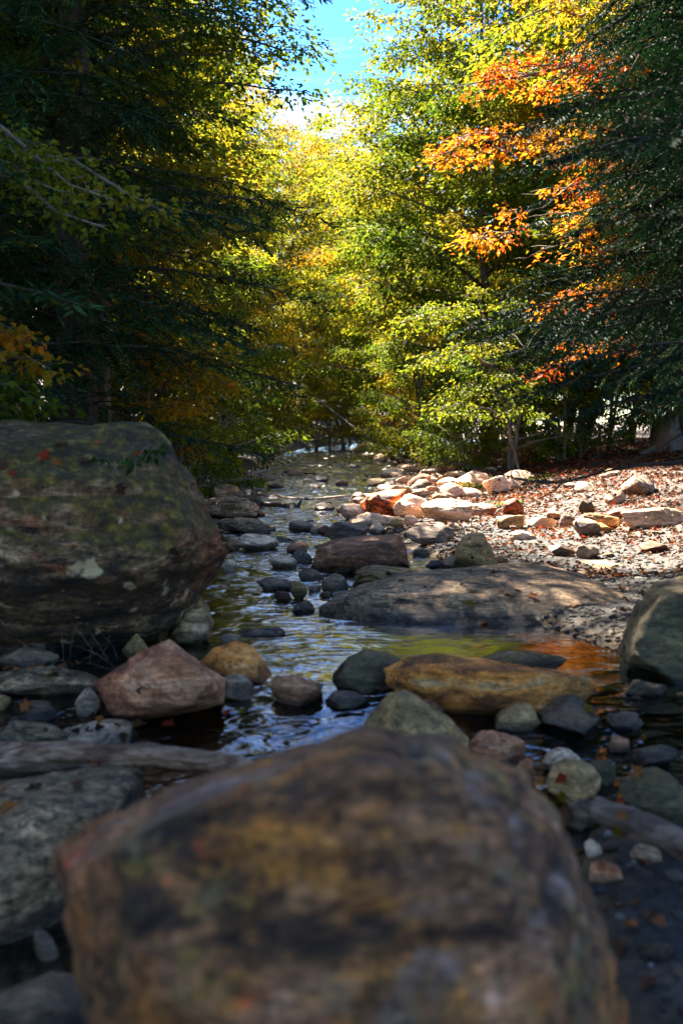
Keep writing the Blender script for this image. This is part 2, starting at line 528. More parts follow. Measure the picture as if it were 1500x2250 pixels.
def GH(x, y):
    x = np.asarray(x, float)
    y = np.asarray(y, float)
    xl = np.interp(y, _YS, _XL)
    xr = np.interp(y, _YS, _XR)
    p = np.stack([x, y, 0 * x], -1)
    wob = 0.22 * vnoise(p * 0.9, 3) + 0.1 * vnoise(p * 2.7, 4)
    wob = wob * sstep(4.5, 9, y) + wob * 0.3 * (1 - sstep(4.5, 9, y))
    dr = x - xr + wob
    dl = xl - x + wob
    h = WL(y)
    bed = -0.16 + 0.05 * fbm(p * 1.7, 3, 5)
    riff = np.exp(-((y - 24) / 10) ** 2) + np.exp(-((y - 12) / 2.5) ** 2) * 0.6
    bed = bed + 0.07 * riff + 0.05 * vnoise(p * 3.1, 9) * riff
    near = 1 - sstep(4.0, 4.6, y)
    bed = bed + near * (0.05 + 0.07 * fbm(p * 2.3, 3, 15))
    side = 0.05 * sstep(0, 0.3, dr) + 0.06 * sstep(0.8, 2.5, dr) + 0.28 * sstep(1.2, 5.0, dr) + 0.30 * sstep(3, 9, dr) + 0.05 * np.maximum(dr - 7, 0)
    side = side + 0.0006 * np.maximum(dr - 9, 0) ** 2
    left = 0.16 * sstep(0, 0.4, dl) + 0.75 * sstep(0.3, 3.0, dl) + 0.16 * np.maximum(dl - 2.5, 0) + 0.0008 * np.maximum(dl - 9, 0) ** 2
    left = left * (0.25 + 0.75 * sstep(5.2, 8.5, y))
    k = sstep(-0.45, 0.25, np.maximum(dr, dl))
    base = bed * (1 - k) + (0.02 + 0.025 * fbm(p * 2.2, 4, 21)) * k
    rough = 0.05 * fbm(p * 0.8, 3, 31) * sstep(0.3, 3, np.maximum(dr, dl)) + 0.25 * fbm(p * 0.12, 3, 41) * sstep(4, 12, np.maximum(dr, dl))
    return h + base + side + left + rough


def ground(x, y):
    return float(max(GH(np.array([x]), np.array([y]))[0], WL(y)))


def G(px, py, lo=1.2, hi=80.0):
    """Where the line of sight through a pixel meets ground or water."""
    d = ray(px, py)
    ys = np.concatenate([np.linspace(lo, 12, 700), np.geomspace(12.02, hi, 600)])
    X = d[0] * ys
    Z = CAM_H + d[2] * ys
    g = np.maximum(GH(X, ys), WL(ys))
    hit = np.nonzero(Z <= g)[0]
    i = hit[0] if len(hit) else len(ys) - 1
    return np.array([X[i], ys[i], g[i]])


def grid_faces(nr, nc):
    i = np.arange(nr - 1)[:, None] * nc
    j = np.arange(nc - 1)[None, :]
    return np.stack([i + j, i + j + 1, i + nc + j + 1, i + nc + j], -1).reshape(-1, 4)


yy = np.concatenate([np.linspace(-14, 1.4, 30), np.geomspace(1.5, 420, 330)])
u = np.linspace(-1, 1, 340)
XX = (np.sinh(u * 5.2) / np.sinh(5.2))[None, :] * 300 * np.ones((len(yy), 1))
YY = yy[:, None] * np.ones((1, len(u)))
ZZ = GH(XX, YY)
xr_g = np.interp(YY, _YS, _XR)
xl_g = np.interp(YY, _YS, _XL)
wetm = 1 - sstep(0.0, 0.07, ZZ - WL(YY))
litm = sstep(0.9, 3.0, XX - xr_g + 0.8 * vnoise(np.stack([XX, YY, 0 * XX], -1) * 0.8, 61)) * sstep(6.5, 9.5, YY) + sstep(0.6, 2.0, xl_g - XX)
litm = np.clip(litm, 0, 1)
# grey gravel beside the pool, sandy pale bar farther up
barm = sstep(0.0, 0.4, XX - xr_g) * (1 - sstep(3.5, 5.0, XX - xr_g)) * sstep(10, 13.5, YY) * (1 - sstep(30, 36, YY))

b = NB('creek_ground_soil')
t = b.n('ShaderNodeTexCoord')
g1 = b.noise(t.outputs['Object'], 30, 8, 0.75)
g2 = b.noise(t.outputs['Object'], 3, 5, 0.6)
vo = b.n('ShaderNodeTexVoronoi')
vo.inputs['Scale'].default_value = 28
b.l(t.outputs['Object'], vo.inputs['Vector'])
vr = b.n('ShaderNodeSeparateColor')
b.l(vo.outputs['Color'], vr.inputs[0])
grav = b.ramp(vr.outputs[0], [(0.0, (0.015, 0.015, 0.015)), (0.5, (0.03, 0.026, 0.025)), (0.85, (0.055, 0.046, 0.042)), (1.0, (0.10, 0.08, 0.065))])
grav = b.mix(b.mapr(g1, 0.3, 0.7, 0, 0.6), grav, (0.022, 0.018, 0.016))
bar = b.ramp(g1, [(0.3, (0.025, 0.017, 0.012)), (0.5, (0.065, 0.043, 0.031)), (0.7, (0.13, 0.09, 0.066))])
soil = b.ramp(b.math('ADD', b.math('MULTIPLY', g1, 0.6), b.math('MULTIPLY', g2, 0.4)), [(0.3, (0.02, 0.01, 0.006)), (0.5, (0.055, 0.026, 0.016)), (0.68, (0.12, 0.055, 0.034))])
bedc = b.ramp(b.math('ADD', b.math('MULTIPLY', g2, 0.6), b.math('MULTIPLY', g1, 0.4)), [(0.35, (0.02, 0.011, 0.004)), (0.5, (0.10, 0.055, 0.014)), (0.65, (0.28, 0.16, 0.045))])
col = b.mix(b.attr('bar'), grav, bar)
col = b.mix(b.attr('litter'), col, soil)
col = b.mix(b.attr('wet'), col, bedc)
p = b.n('ShaderNodeBsdfPrincipled')
b.l(col, p.inputs['Base Color'])
p.inputs['Roughness'].default_value = 0.75
h = b.math('ADD', b.math('MULTIPLY', vo.outputs['Distance'], -1.0), g1)
b.l(b.bump(h, 0.015, 0.9), p.inputs['Normal'])
b.l(p.outputs[0], b.out.inputs[0])
M['ground'] = b.m
gv = np.stack([XX, YY, ZZ], -1).reshape(-1, 3)
gm_ = mesh_np('creek_ground', gv, grid_faces(len(yy), len(u)), M['ground'],
              attrs={'wet': ('POINT', wetm.ravel()), 'litter': ('POINT', litm.ravel()), 'bar': ('POINT', barm.ravel())})
link('ground', gm_, kind='structure')

# ------------------------------------------------------------------ water
wy = np.concatenate([np.linspace(-6, 1.6, 40, endpoint=False), np.geomspace(1.6, 80, 760)])
wu = np.linspace(-1, 1, 330)
WX = 1.0 * wu[None, :] * np.interp(wy, [-6, 3, 8, 30, 80], [4.5, 3.4, 3.2, 6, 24])[:, None] + np.interp(wy, _YS, [(a + c) / 2 * (1 if yv > 46 else 0) for a, c, yv in zip(_XL, _XR, _YS)])[:, None]
WY = wy[:, None] * np.ones((1, len(wu)))
pw = np.stack([WX, WY, 0 * WX], -1)
# how broken the surface is: calm pool beside the slab, chop in the tongue and the riffles
rip = 0.75 + 0.25 * sstep(6.2, 7.2, WY) - 0.5 * sstep(38, 46, WY)
calm = sstep(0.1, 0.45, WX) * sstep(4.3, 4.8, WY) * (1 - sstep(6.0, 7.0, WY))
rip = rip * (0.35 + 0.65 * sstep(2.6, 3.6, WY))
rip = np.clip(rip + 0.4 * (1 - sstep(4.2, 4.7, WY)) * sstep(3.0, 3.6, WY) + 0.15 * np.exp(-((WX + 0.2) / 0.5) ** 2), 0, 1) * (1 - 0.8 * calm)
rip = rip * (0.55 + 0.45 * sstep(5.5, 9.0, WY) + 0.9 * sstep(12, 22, WY) * (1 - sstep(38, 46, WY)))
wave = 0.011 * fbm(pw * np.array([5.0, 9.0, 1]) * 1.0, 4, 71) + 0.008 * (1 - np.abs(vnoise(pw * np.array([4.0, 7.5, 1]) + 0.7 * vnoise(pw * 3, 5)[..., None], 73)) * 2)
wave = wave * rip * (1 + WY / 22)
WZ = WL(WY) + wave
wz_ok = (WZ > GH(WX, WY) - 0.1)
wf = grid_faces(len(wy), len(wu))
keep = wz_ok.ravel()[wf].any(1)
wv = np.stack([WX, WY, WZ], -1).reshape(-1, 3)
b = NB('creek_water')
t = b.n('ShaderNodeTexCoord')
m = b.n('ShaderNodeMapping')
m.inputs['Scale'].default_value = (0.55, 1.1, 1)
b.l(t.outputs['Object'], m.inputs[0])
w1 = b.noise(m.outputs[0], 8, 2, 0.4, 1.2)
w2 = b.noise(m.outputs[0], 30, 2, 0.5, 0.8)
hh = b.math('ADD', b.math('MULTIPLY', w1, 1.0), b.math('MULTIPLY', w2, 0.14))
nrm = b.bump(hh, 0.055, b.math('MULTIPLY_ADD', b.attr('rip'), 0.8, 0.03))
fr = b.n('ShaderNodeFresnel')
fr.inputs[0].default_value = 1.5
b.l(nrm, fr.inputs['Normal'])
gl = b.n('ShaderNodeBsdfAnisotropic') if False else b.n('ShaderNodeBsdfGlossy')
gl.inputs['Roughness'].default_value = 0.05
gl.inputs['Color'].default_value = (0.97, 0.98, 1.0, 1)
b.l(nrm, gl.inputs['Normal'])
trn = b.n('ShaderNodeBsdfTransparent')
trn.inputs[0].default_value = (0.40, 0.28, 0.14, 1)
ms = b.n('ShaderNodeMixShader')
b.l(b.math('MULTIPLY_ADD', fr.outputs[0], 1.8, 0.03, clamp=True), ms.inputs[0])
b.l(trn.outputs[0], ms.inputs[1])
b.l(gl.outputs[0], ms.inputs[2])
b.l(ms.outputs[0], b.out.inputs[0])
M['water'] = b.m
used = np.unique(wf[keep])
remap = -np.ones(len(wv), int)
remap[used] = np.arange(len(used))
wm_ = mesh_np('creek_water', wv[used], remap[wf[keep]], M['water'], attrs={'rip': ('POINT', rip.ravel()[used])})
link('water', wm_, kind='structure')

# ------------------------------------------------------------------ rocks
_ico = {}


def ico(n):
    if n not in _ico:
        bm = bmesh.new()
        bmesh.ops.create_icosphere(bm, subdivisions=n, radius=1)
        v = np.array([x.co[:] for x in bm.verts])
        f = np.array([[q.index for q in fc.verts] for fc in bm.faces])
        bm.free()
        _ico[n] = (v, f)
    return _ico[n]


def unit(v):
    v = np.asarray(v, float)
    return v / np.linalg.norm(v, axis=-1, keepdims=True)


def rock_detail(v, size, seed, amt=0.05, bed=(0.15, 0.1, 1.0), layers=5.0, lay=0.02, dirs=None):
    """Bedding steps and weathered bumps; v in metres, size = half of the largest extent."""
    c = unit(v - v.mean(0)) if dirs is None else dirs
    q = v / size
    bedv = unit(np.array(bed))
    w_ = fbm(q * 1.3, 3, seed + 5)
    tcoord = (q @ bedv) * layers + 2.6 * w_
    saw = np.abs((tcoord % 1.0) - 0.5) * 2
    saw = sstep(0.0, 0.5, saw) * 0.5 + saw * 0.5
    amp = size * lay * (0.5 + 0.9 * sstep(-0.2, 0.4, fbm(q * 1.1, 2, seed + 8)))
    aniso = q * 2.0 + (q @ bedv)[:, None] * bedv[None, :] * 4.0
    d = size * amt * (1.0 * fbm(q * 1.2, 3, seed) + 0.45 * fbm(aniso, 4, seed + 3)) + amp * (saw - 0.5)
    d = d + size * amt * 0.32 * (0.5 - np.abs(fbm(q * 4.3 + (q @ bedv)[:, None] * bedv[None, :] * 5.0, 3, seed + 31)) * 2.2)
    return v + c * d[:, None]


def poly_rock(half, seed, sub=4, soft=0.0, nplanes=13, amt=0.06, lay=0.02, round_=0.14, bed=(0.15, 0.1, 1.0)):
    """Angular rock: a sphere cut by random planes, stretched to the half extents."""
    rng = np.random.default_rng(seed)
    d, f = ico(sub)
    nrm = unit(rng.normal(size=(nplanes, 3)))
    off = rng.uniform(0.5, 0.95, nplanes)
    dots = d @ nrm.T
    with np.errstate(divide='ignore', invalid='ignore'):
        r = np.where(dots > 0.05, off[None, :] / np.maximum(dots, 0.05), 9.0)
    r = np.minimum(r, 1.25)
    k = 34.0
    rad = -np.log(np.exp(-k * r).sum(1) + np.exp(-k * 1.1)) / k
    rad = rad * (1 - round_) + round_ * 0.85
    v = d * rad[:, None]
    for _ in range(7):
        nn = unit(rng.normal(size=3) + np.array([0, -0.3, 0.5]))
        proj = v @ nn
        e = proj - np.quantile(proj, rng.uniform(0.86, 0.97))
        v = v - np.where(e > 0, e * 0.9, 0)[:, None] * nn[None, :]
    v = v / np.abs(v).max(0)
    v = v * np.asarray(half)
    return rock_detail(v, float(max(half)), seed, amt, bed, 4.5, lay, dirs=d), f


ROCKS = {}


def rock_box(x0, y0, x1, y1, mat, label, seed=None, depth=0.8, name='river_rock', sub=None, tilt=0.0, roll=0.0, yaw=None, cat='rock', group=None,
             sink=0.12, Y=None, round_=0.14, lay=0.025, amt=0.07, lift=0.0, flat=None, planes=12):
    """A rock whose view from the path fills the pixel box; its foot stands on the ground there."""
    seed = seed if seed is not None else int(x0 * 7 + y0 * 13) % 9973
    cx = (x0 + x1) / 2
    if Y is None:
        g = G(cx, y1)
    else:
        g = P(cx, y1, Y)
        g = np.array([g[0], Y, ground(g[0], Y)])
    Yf = g[1]
    w_ = (x1 - x0) / F * Yf
    sl = (CAM_H - g[2]) / Yf
    vis = (y1 - y0) / F * Yf
    dep = depth * w_
    Yc = Yf + dep * 0.42
    w_ = (x1 - x0) / F * Yc
    hgt = vis * (Yc / Yf) - dep * sl * 0.35
    hgt = max(hgt * (1.12 if Yf > 8 else 1.0), 0.3 * vis, 0.02)
    if flat:
        hgt = flat
    zb = g[2]
    half = np.array([w_ / 2, dep / 2, hgt * (1 + sink) / 2 + 0.012])
    sub = sub or (6 if (x1 - x0) > 230 else 5 if (x1 - x0) > 75 else 4 if (x1 - x0) > 28 else 3)
    v, f = poly_rock(half, seed, sub, nplanes=planes, amt=amt, lay=lay, round_=round_)
    if tilt:                                   # top leans with x
        v[:, 2] += v[:, 0] * tilt
    xc = (cx - 750) / F * Yc
    o = link(name, mesh_np(name, v, f, M[mat]), loc=(xc, Yc, zb + hgt * (1 - sink) / 2 - 0.006 + lift), label=label, cat=cat, group=group)
    if roll or yaw:
        o.rotation_euler = (0, roll, yaw or 0)
    return o


def hull_radius(points, d):
    """Radial distance from the centre to the convex hull of the points, in each direction d."""
    bm = bmesh.new()
    for q in points:
        bm.verts.new(q)
    bmesh.ops.convex_hull(bm, input=bm.verts)
    bm.normal_update()
    N, D = [], []
    for fc in bm.faces:
        if fc.calc_area() < 1e-9:
            continue
        n_ = np.array(fc.normal)
        q = np.array(fc.verts[0].co)
        dd = float(n_ @ q)
        if dd < 0:
            n_, dd = -n_, -dd
        N.append(n_)
        D.append(max(dd, 1e-4))
    bm.free()
    N, D = np.array(N), np.array(D)
    r = np.full(len(d), 1e9)
    for n_, dd in zip(N, D):
        dt = d @ n_
        r = np.where(dt > 1e-4, np.minimum(r, dd / np.maximum(dt, 1e-4)), r)
    return r


def rock_outline(name, pts, Yc, depth, mat, label, seed=1, sub=6, amt=0.04, lay=0.02, bed=(0.15, 0.1, 1.0), layers=5.0, cat='rock', group=None,
                 lean=0.35, flat=None, extra=(), front=True, chips=5, **_):
    """A rock hewn from the hull of its known outline (pixels at their own distances), a nearer broken face and a far back."""
    rng = np.random.default_rng(seed * 7 + 3)
    ylo, yhi = min(q[1] for q in pts), max(q[1] for q in pts)
    cx = sum(q[0] for q in pts) / len(pts)
    cy = (ylo + yhi) / 2
    pp = []
    for x, y in pts:
        u_ = (yhi - y) / (yhi - ylo)               # 0 foot .. 1 rim
        if flat:
            Y = flat[0] + (flat[1] - flat[0]) * u_ + rng.normal(0, 0.02)
            pp.append(P(x, y, Y))
            pp.append(P(x, y, Y) + np.array([0, 0.05, -0.35]))
        else:
            pp.append(P(x, y, Yc + (u_ - 0.5) * depth * lean))
    if flat:
        for _k in range(8):
            a, r_ = rng.uniform(0, 6.28), rng.uniform(0.2, 0.7)
            x = cx + math.cos(a) * r_ * (max(q[0] for q in pts) - cx)
            y = cy + math.sin(a) * r_ * (yhi - cy) * 0.8
            u_ = (yhi - y) / (yhi - ylo)
            pp.append(P(x, y, (flat[0] + (flat[1] - flat[0]) * u_) * rng.uniform(0.94, 0.985)))
    else:
        n = len(pts)
        for i, (x, y) in enumerate(pts):
            if front and (i + seed) % 2 == 0:
                f_ = rng.uniform(0.45, 0.8)
                pp.append(P(cx + (x - cx) * f_, cy + (y - cy) * f_ + (yhi - ylo) * 0.04, Yc - depth * rng.uniform(0.36, 0.5)))
            f_ = rng.uniform(0.7, 0.9)
            pp.append(P(cx + (x - cx) * f_, cy + (y - cy) * f_, Yc + depth * rng.uniform(0.4, 0.5)))
    for q in extra:
        pp.append(P(*q))
    pp = np.array(pp)
    c = (pp.min(0) + pp.max(0)) / 2
    c = 0.5 * c + 0.5 * pp.mean(0)
    d, f = ico(sub)
    half = (pp.max(0) - pp.min(0)) / 2
    dd = unit(d * half)
    r = hull_radius(pp - c, dd)
    v = dd * r[:, None]
    for _k in range(chips):
        nn = unit(np.array([rng.normal(0, 0.5), -1.0, rng.normal(0.35, 0.5)]))
        proj = v @ nn
        e = proj - np.quantile(proj, rng.uniform(0.95, 0.99))
        v = v - np.where(e > 0, e * 0.9, 0)[:, None] * nn[None, :]
    v = rock_detail(v, float(max(half)), seed, amt, bed, layers, lay, dirs=dd)
    return link(name, mesh_np(name, v, f, M[mat]), loc=c, label=label, cat=cat, group=group)


# --- the great rocks
rock_outline('boulder', [(118, 1866), (230, 1792), (680, 1640), (790, 1612), (925, 1616), (1140, 1700), (1225, 1785), (1320, 2020), (1385, 2300), (1360, 3000), (470, 3050)],
             1.5, 0.7, 'front', 'huge blurred brown and olive boulder filling the bottom of the picture', seed=11, sub=7,
             amt=0.03, lay=0.03, bed=(-0.45, 0.2, 1.0), layers=9, front=False, chips=4, lean=0.3,
             extra=[(135, 1890, 1.42), (300, 1868, 1.2), (560, 1800, 1.1), (740, 1745, 1.12), (1000, 1985, 1.03), (1150, 2180, 1.05), (1260, 1990, 1.33),
                    (300, 2400, 1.1), (800, 2500, 0.99), (1280, 2450, 1.12), (480, 3400, 1.15), (1280, 3400, 1.15)])
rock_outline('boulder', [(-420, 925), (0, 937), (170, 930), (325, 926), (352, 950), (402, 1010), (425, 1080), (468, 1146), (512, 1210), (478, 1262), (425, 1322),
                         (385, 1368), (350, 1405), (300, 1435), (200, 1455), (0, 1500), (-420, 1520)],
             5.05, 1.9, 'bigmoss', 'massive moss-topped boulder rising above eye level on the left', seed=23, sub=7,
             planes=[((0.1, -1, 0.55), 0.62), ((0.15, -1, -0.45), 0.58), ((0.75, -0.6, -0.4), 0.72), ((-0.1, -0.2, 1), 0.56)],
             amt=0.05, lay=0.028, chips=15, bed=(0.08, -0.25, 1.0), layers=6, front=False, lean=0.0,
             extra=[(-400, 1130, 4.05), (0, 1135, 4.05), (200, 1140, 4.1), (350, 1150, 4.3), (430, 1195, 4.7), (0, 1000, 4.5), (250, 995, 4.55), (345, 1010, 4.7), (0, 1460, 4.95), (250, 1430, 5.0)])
rock_outline('boulder', [(1362, 1420), (1385, 1380), (1405, 1320), (1440, 1278), (1520, 1262), (1700, 1270), (1800, 1500), (1500, 1560), (1362, 1500)],
             4.75, 1.1, 'darkgreen', 'shadowy dark green boulder cut off by the right edge', seed=31, sub=6,
             planes=[((-0.6, -1, 0.3), 0.36), ((-0.3, -0.3, 1), 0.26)], amt=0.06, p=2.6)
rock_outline('rock', [(203, 1500), (300, 1437), (372, 1403), (398, 1428), (425, 1462), (492, 1492), (492, 1545), (440, 1562), (300, 1590), (245, 1575)],
             4.0, 0.42, 'rust', 'angular rusty brown rock in front of the mossy boulder', seed=41, sub=6,
             planes=[((-0.25, -0.75, 1), 0.085), ((0.8, -0.7, 0.35), 0.14), ((0.0, -1, -0.5), 0.14)], amt=0.04, lay=0.012, p=3.0, bed=(0.7, 0, 0.7), lean=0.25)
rock_outline('rock', [(435, 1460), (470, 1425), (520, 1404), (560, 1418), (585, 1460), (612, 1505), (605, 1545), (520, 1570), (450, 1550)],
             4.45, 0.40, 'ochre', 'orange and yellow streaked rock peaking beside the stream tongue', seed=43, sub=6,
             planes=[((-0.5, -0.7, 0.8), 0.12), ((0.9, -0.6, 0.3), 0.13)], amt=0.05, lay=0.02, bed=(0.8, 0.2, 0.5))
rock_outline('rock', [(722, 1520), (735, 1480), (765, 1445), (800, 1425), (850, 1430), (885, 1450), (885, 1530), (800, 1560), (725, 1545)],
             4.35, 0.42, 'darkgreen', 'dark mottled rock at the left end of the long ochre rock', seed=45, sub=5, amt=0.07, lay=0.02)
rock_outline('rock', [(838, 1470), (880, 1445), (960, 1436), (1060, 1455), (1180, 1468), (1260, 1475), (1310, 1492), (1318, 1510), (1290, 1540), (1200, 1575), (1000, 1580), (900, 1540), (850, 1510)],
             4.1, 0.42, 'ochre', 'long log-shaped ochre rock lying across the right of the stream', seed=47, sub=6,
             planes=[((0.02, -0.6, 1), 0.09), ((0, -1, -0.3), 0.15)], amt=0.045, lay=0.012, p=2.4, bed=(0.05, 0.5, 1), layers=4)
rock_outline('rock', [(782, 1612), (815, 1560), (855, 1520), (890, 1516), (930, 1550), (985, 1575), (1030, 1620), (1030, 1720), (900, 1740), (790, 1700)],
             3.35, 0.40, 'olive', 'pyramid-shaped olive rock with an orange streak behind the huge front boulder', seed=49, sub=6,
             planes=[((0.5, -0.6, 0.9), 0.11), ((-0.7, -0.8, 0.5), 0.12)], amt=0.05, lay=0.015, lean=0.3)
# bedrock slab beside the pool
rock_outline('bedrock_slab', [(695, 1342), (770, 1300), (850, 1268), (900, 1256), (1000, 1262), (1070, 1258), (1120, 1238), (1180, 1234), (1290, 1270), (1370, 1310), (1300, 1345), (1170, 1378),
                              (1000, 1380), (880, 1375), (760, 1362)],
             6.25, 1.5, 'slab', flat=(5.5, 6.9), label='broad smooth grey-green bedrock slab bordering the calm pool', seed=53, sub=7,
             planes=[((0.02, -0.3, 1), 0.13), ((-0.2, -1, 0.4), 0.55)], amt=0.045, lay=0.035, p=2.6, lean=0.8, bed=(0.5, 0.9, 0.4), layers=4, taper=0.1, chips=24)
rock_outline('bedrock_slab', [(1060, 1290), (1100, 1250), (1150, 1240), (1210, 1236), (1270, 1226), (1330, 1230), (1400, 1250), (1520, 1255), (1540, 1340), (1300, 1350), (1150, 1340)],
             7.3, 1.5, 'slab', flat=(6.3, 8.0), label='lumpy brown-grey bedrock hump behind the right end of the slab', seed=55, sub=6,
             planes=[((0.0, -0.5, 1), 0.11)], amt=0.07, lay=0.02, p=2.4, lean=0.6)
rock_outline('rock', [(683, 1245), (700, 1200), (730, 1185), (800, 1180), (878, 1172), (888, 1195), (902, 1248), (820, 1268), (735, 1275), (690, 1262)],
             8.0, 0.9, 'brown', 'big brown block-like rock with a squared right end, centre of the stream', seed=57, sub=6,
             planes=[((-0.05, -0.55, 1), 0.145), ((0.95, -0.5, 0.1), 0.37), ((0, -1, -0.1), 0.33)], amt=0.03, lay=0.02, p=3.2, bed=(0.12, 0.3, 1), layers=6)
rock_outline('rock', [(775, 1300), (782, 1255), (815, 1241), (880, 1246), (950, 1262), (985, 1280), (960, 1310), (850, 1318)],
             7.1, 0.7, 'olive', 'greenish layered rock leaning between the brown block and the slab', seed=59, sub=6,
             planes=[((0.1, -0.5, 1), 0.09)], amt=0.05, lay=0.04, bed=(0.3, 0.2, 1), layers=7)
rock_outline('rock', [(994, 1245), (1000, 1205), (1015, 1180), (1035, 1170), (1060, 1170), (1075, 1195), (1098, 1245), (1060, 1258), (1020, 1256)],
             7.7, 0.5, 'olive', 'upright standing stone shaped like a tooth on the gravel', seed=61, sub=5,
             planes=[((0.3, -1, 0.25), 0.15)], amt=0.04, lay=0.03, bed=(1, 0.2, 0.2), p=2.8)
rock_outline('rock', [(790, 1105), (812, 1085), (850, 1076), (893, 1074), (897, 1095), (885, 1125), (840, 1138), (808, 1132)],
             12.3, 0.8, 'red', 'vivid orange-red weathered boulder beside the sunlit pale rocks', seed=63, sub=5, amt=0.06, lay=0.03)
rock_outline('boulder', [(368, 1400), (385, 1345), (410, 1320), (432, 1306), (455, 1330), (468, 1365), (462, 1405), (420, 1425), (375, 1418)],
             5.2, 0.45, 'mossy', 'small moss-capped rock tucked under the right side of the mossy boulder', seed=65, sub=5, amt=0.06)

R = rock_box
# --- near stones, left
R(470, 1480, 552, 1545, 'grey', 'small grey block wedged between the rusty rock and the orange streaked rock', depth=0.8, seed=3)
R(583, 1470, 708, 1560, 'brown', 'flat-topped purplish grey block at the edge of the water tongue', depth=0.8, round_=0.1, seed=12)
R(150, 1518, 222, 1582, 'grey', 'smooth grey-green wet stone left of the rusty rock', seed=21)
R(-60, 1472, 235, 1540, 'slab', 'flat grey shelf of rock below the mossy boulder, leaves along its back', depth=0.7, seed=22, name='stone_slab', cat='slab', planes=9)
R(-40, 1422, 125, 1480, 'grey', 'pale grey rock shadowed under the foot of the mossy boulder', seed=23, depth=0.6)
R(255, 1395, 330, 1460, 'olive', 'tan stone block at the foot of the mossy boulder by dry stems', seed=24)
R(-60, 1520, 18, 1570, 'olive', 'yellowish stone cut off by the left edge', seed=25)
R(40, 1545, 120, 1590, 'dark', 'low dark wet stone in the shallow water on the far left', seed=26, depth=0.7)
R(-30, 1588, 150, 1660, 'slab', 'low dark layered rock left, behind the long driftwood log', seed=27, depth=0.7, name='stone_slab', cat='slab')
R(120, 1588, 300, 1660, 'grey', 'grey folded rock behind the middle of the driftwood log', seed=28, depth=0.8, lay=0.05)
rock_outline('stone_slab', [(-140, 1740), (0, 1730), (120, 1700), (230, 1678), (300, 1672), (312, 1700), (290, 1760), (220, 1830), (120, 1870), (0, 1900), (-140, 1900)],
             2.75, 0.75, 'slab', flat=(2.45, 3.05), label='broad tilted grey-green slab below the driftwood log on the left', seed=67, sub=6,
             planes=[((-0.1, -0.6, 1), 0.10)], amt=0.05, lay=0.02, lean=0.8, cat='slab', bed=(0.2, -0.5, 1))
R(45, 2050, 108, 2120, 'grey', 'small rounded grey stone in the dark shallow water bottom left', seed=29)
R(-80, 2150, 230, 2330, 'dark', 'dim submerged flat rock in the bottom left corner', seed=30, depth=0.8, flat=0.12)
# --- near stones, right
R(880, 1530, 925, 1560, 'dark', 'tiny dark stone behind the pyramid-shaped rock', seed=33)
R(922, 1530, 990, 1575, 'rust', 'small red-brown cobble under the long ochre rock', seed=34)
R(1078, 1553, 1198, 1618, 'olive', 'rounded grey-brown stone below the middle of the long ochre rock', seed=35, depth=0.8)
R(1195, 1538, 1345, 1625, 'dark', 'glossy wet black rock with a yellow leaf on top', seed=36, depth=0.8)
R(1345, 1565, 1435, 1612, 'dark', 'flat wet rock right of the glossy black rock', seed=37)
R(1380, 1498, 1485, 1540, 'dark', 'flat dark stone in the water below the shadowy right boulder', seed=38)
R(1040, 1430, 1225, 1475, 'dark', 'blue-grey wet rock just behind the long ochre rock', seed=39, depth=0.6)
R(1100, 1438, 1250, 1478, 'olive', 'tan flat rock peeping over the long ochre rock', seed=40, depth=0.5)
R(710, 1525, 812, 1562, 'dark', 'low dark wet stone breaking the water below the mottled rock', seed=41)
R(640, 1500, 720, 1522, 'dark', 'thin dark ledge just under the surface beside the water tongue', seed=42)
R(1022, 1612, 1165, 1695, 'rust', 'smooth brick-coloured rock right of the pyramid rock', seed=43, depth=0.7, round_=0.5)
R(1140, 1670, 1182, 1715, 'rust', 'small orange-brown stone touching the brick-coloured rock', seed=44)
R(1203, 1652, 1292, 1705, 'pale', 'pinkish round cobble behind the tan oblong cobble', seed=45, round_=0.7, depth=0.8)
R(1213, 1672, 1330, 1768, 'olive', 'tan oblong cobble left of the driftwood branch', seed=46, round_=0.75, depth=1.1, lay=0.005)
R(1255, 1745, 1330, 1830, 'dark', 'dark blue wet rock under the end of the driftwood branch', seed=47)
R(1382, 1702, 1560, 1815, 'darkgreen', 'dark grey angular rock above the driftwood branch', seed=48, depth=0.7)
R(1280, 1670, 1370, 1730, 'darkgreen', 'olive grey stone between the tan cobble and the right edge', seed=49)
R(1345, 1618, 1395, 1660, 'rust', 'small red-brown stone in the blue riffle on the right', seed=50, round_=0.6)
R(1400, 1640, 1500, 1690, 'dark', 'low black stone near the right edge above the leaf litter', seed=51)
R(1310, 1895, 1385, 1945, 'rust', 'flat brownish stone on the dark gravel right of the front boulder', seed=52, depth=0.8)
R(1300, 1850, 1345, 1880, 'pale', 'little pale stone on the dark gravel near the front boulder', seed=53)
R(1400, 1850, 1470, 1895, 'grey', 'grey stone on the gravel below the driftwood branch', seed=54)
R(1120, 1690, 1200, 1740, 'brown', 'brown stone hidden in leaves beside the front boulder', seed=55)
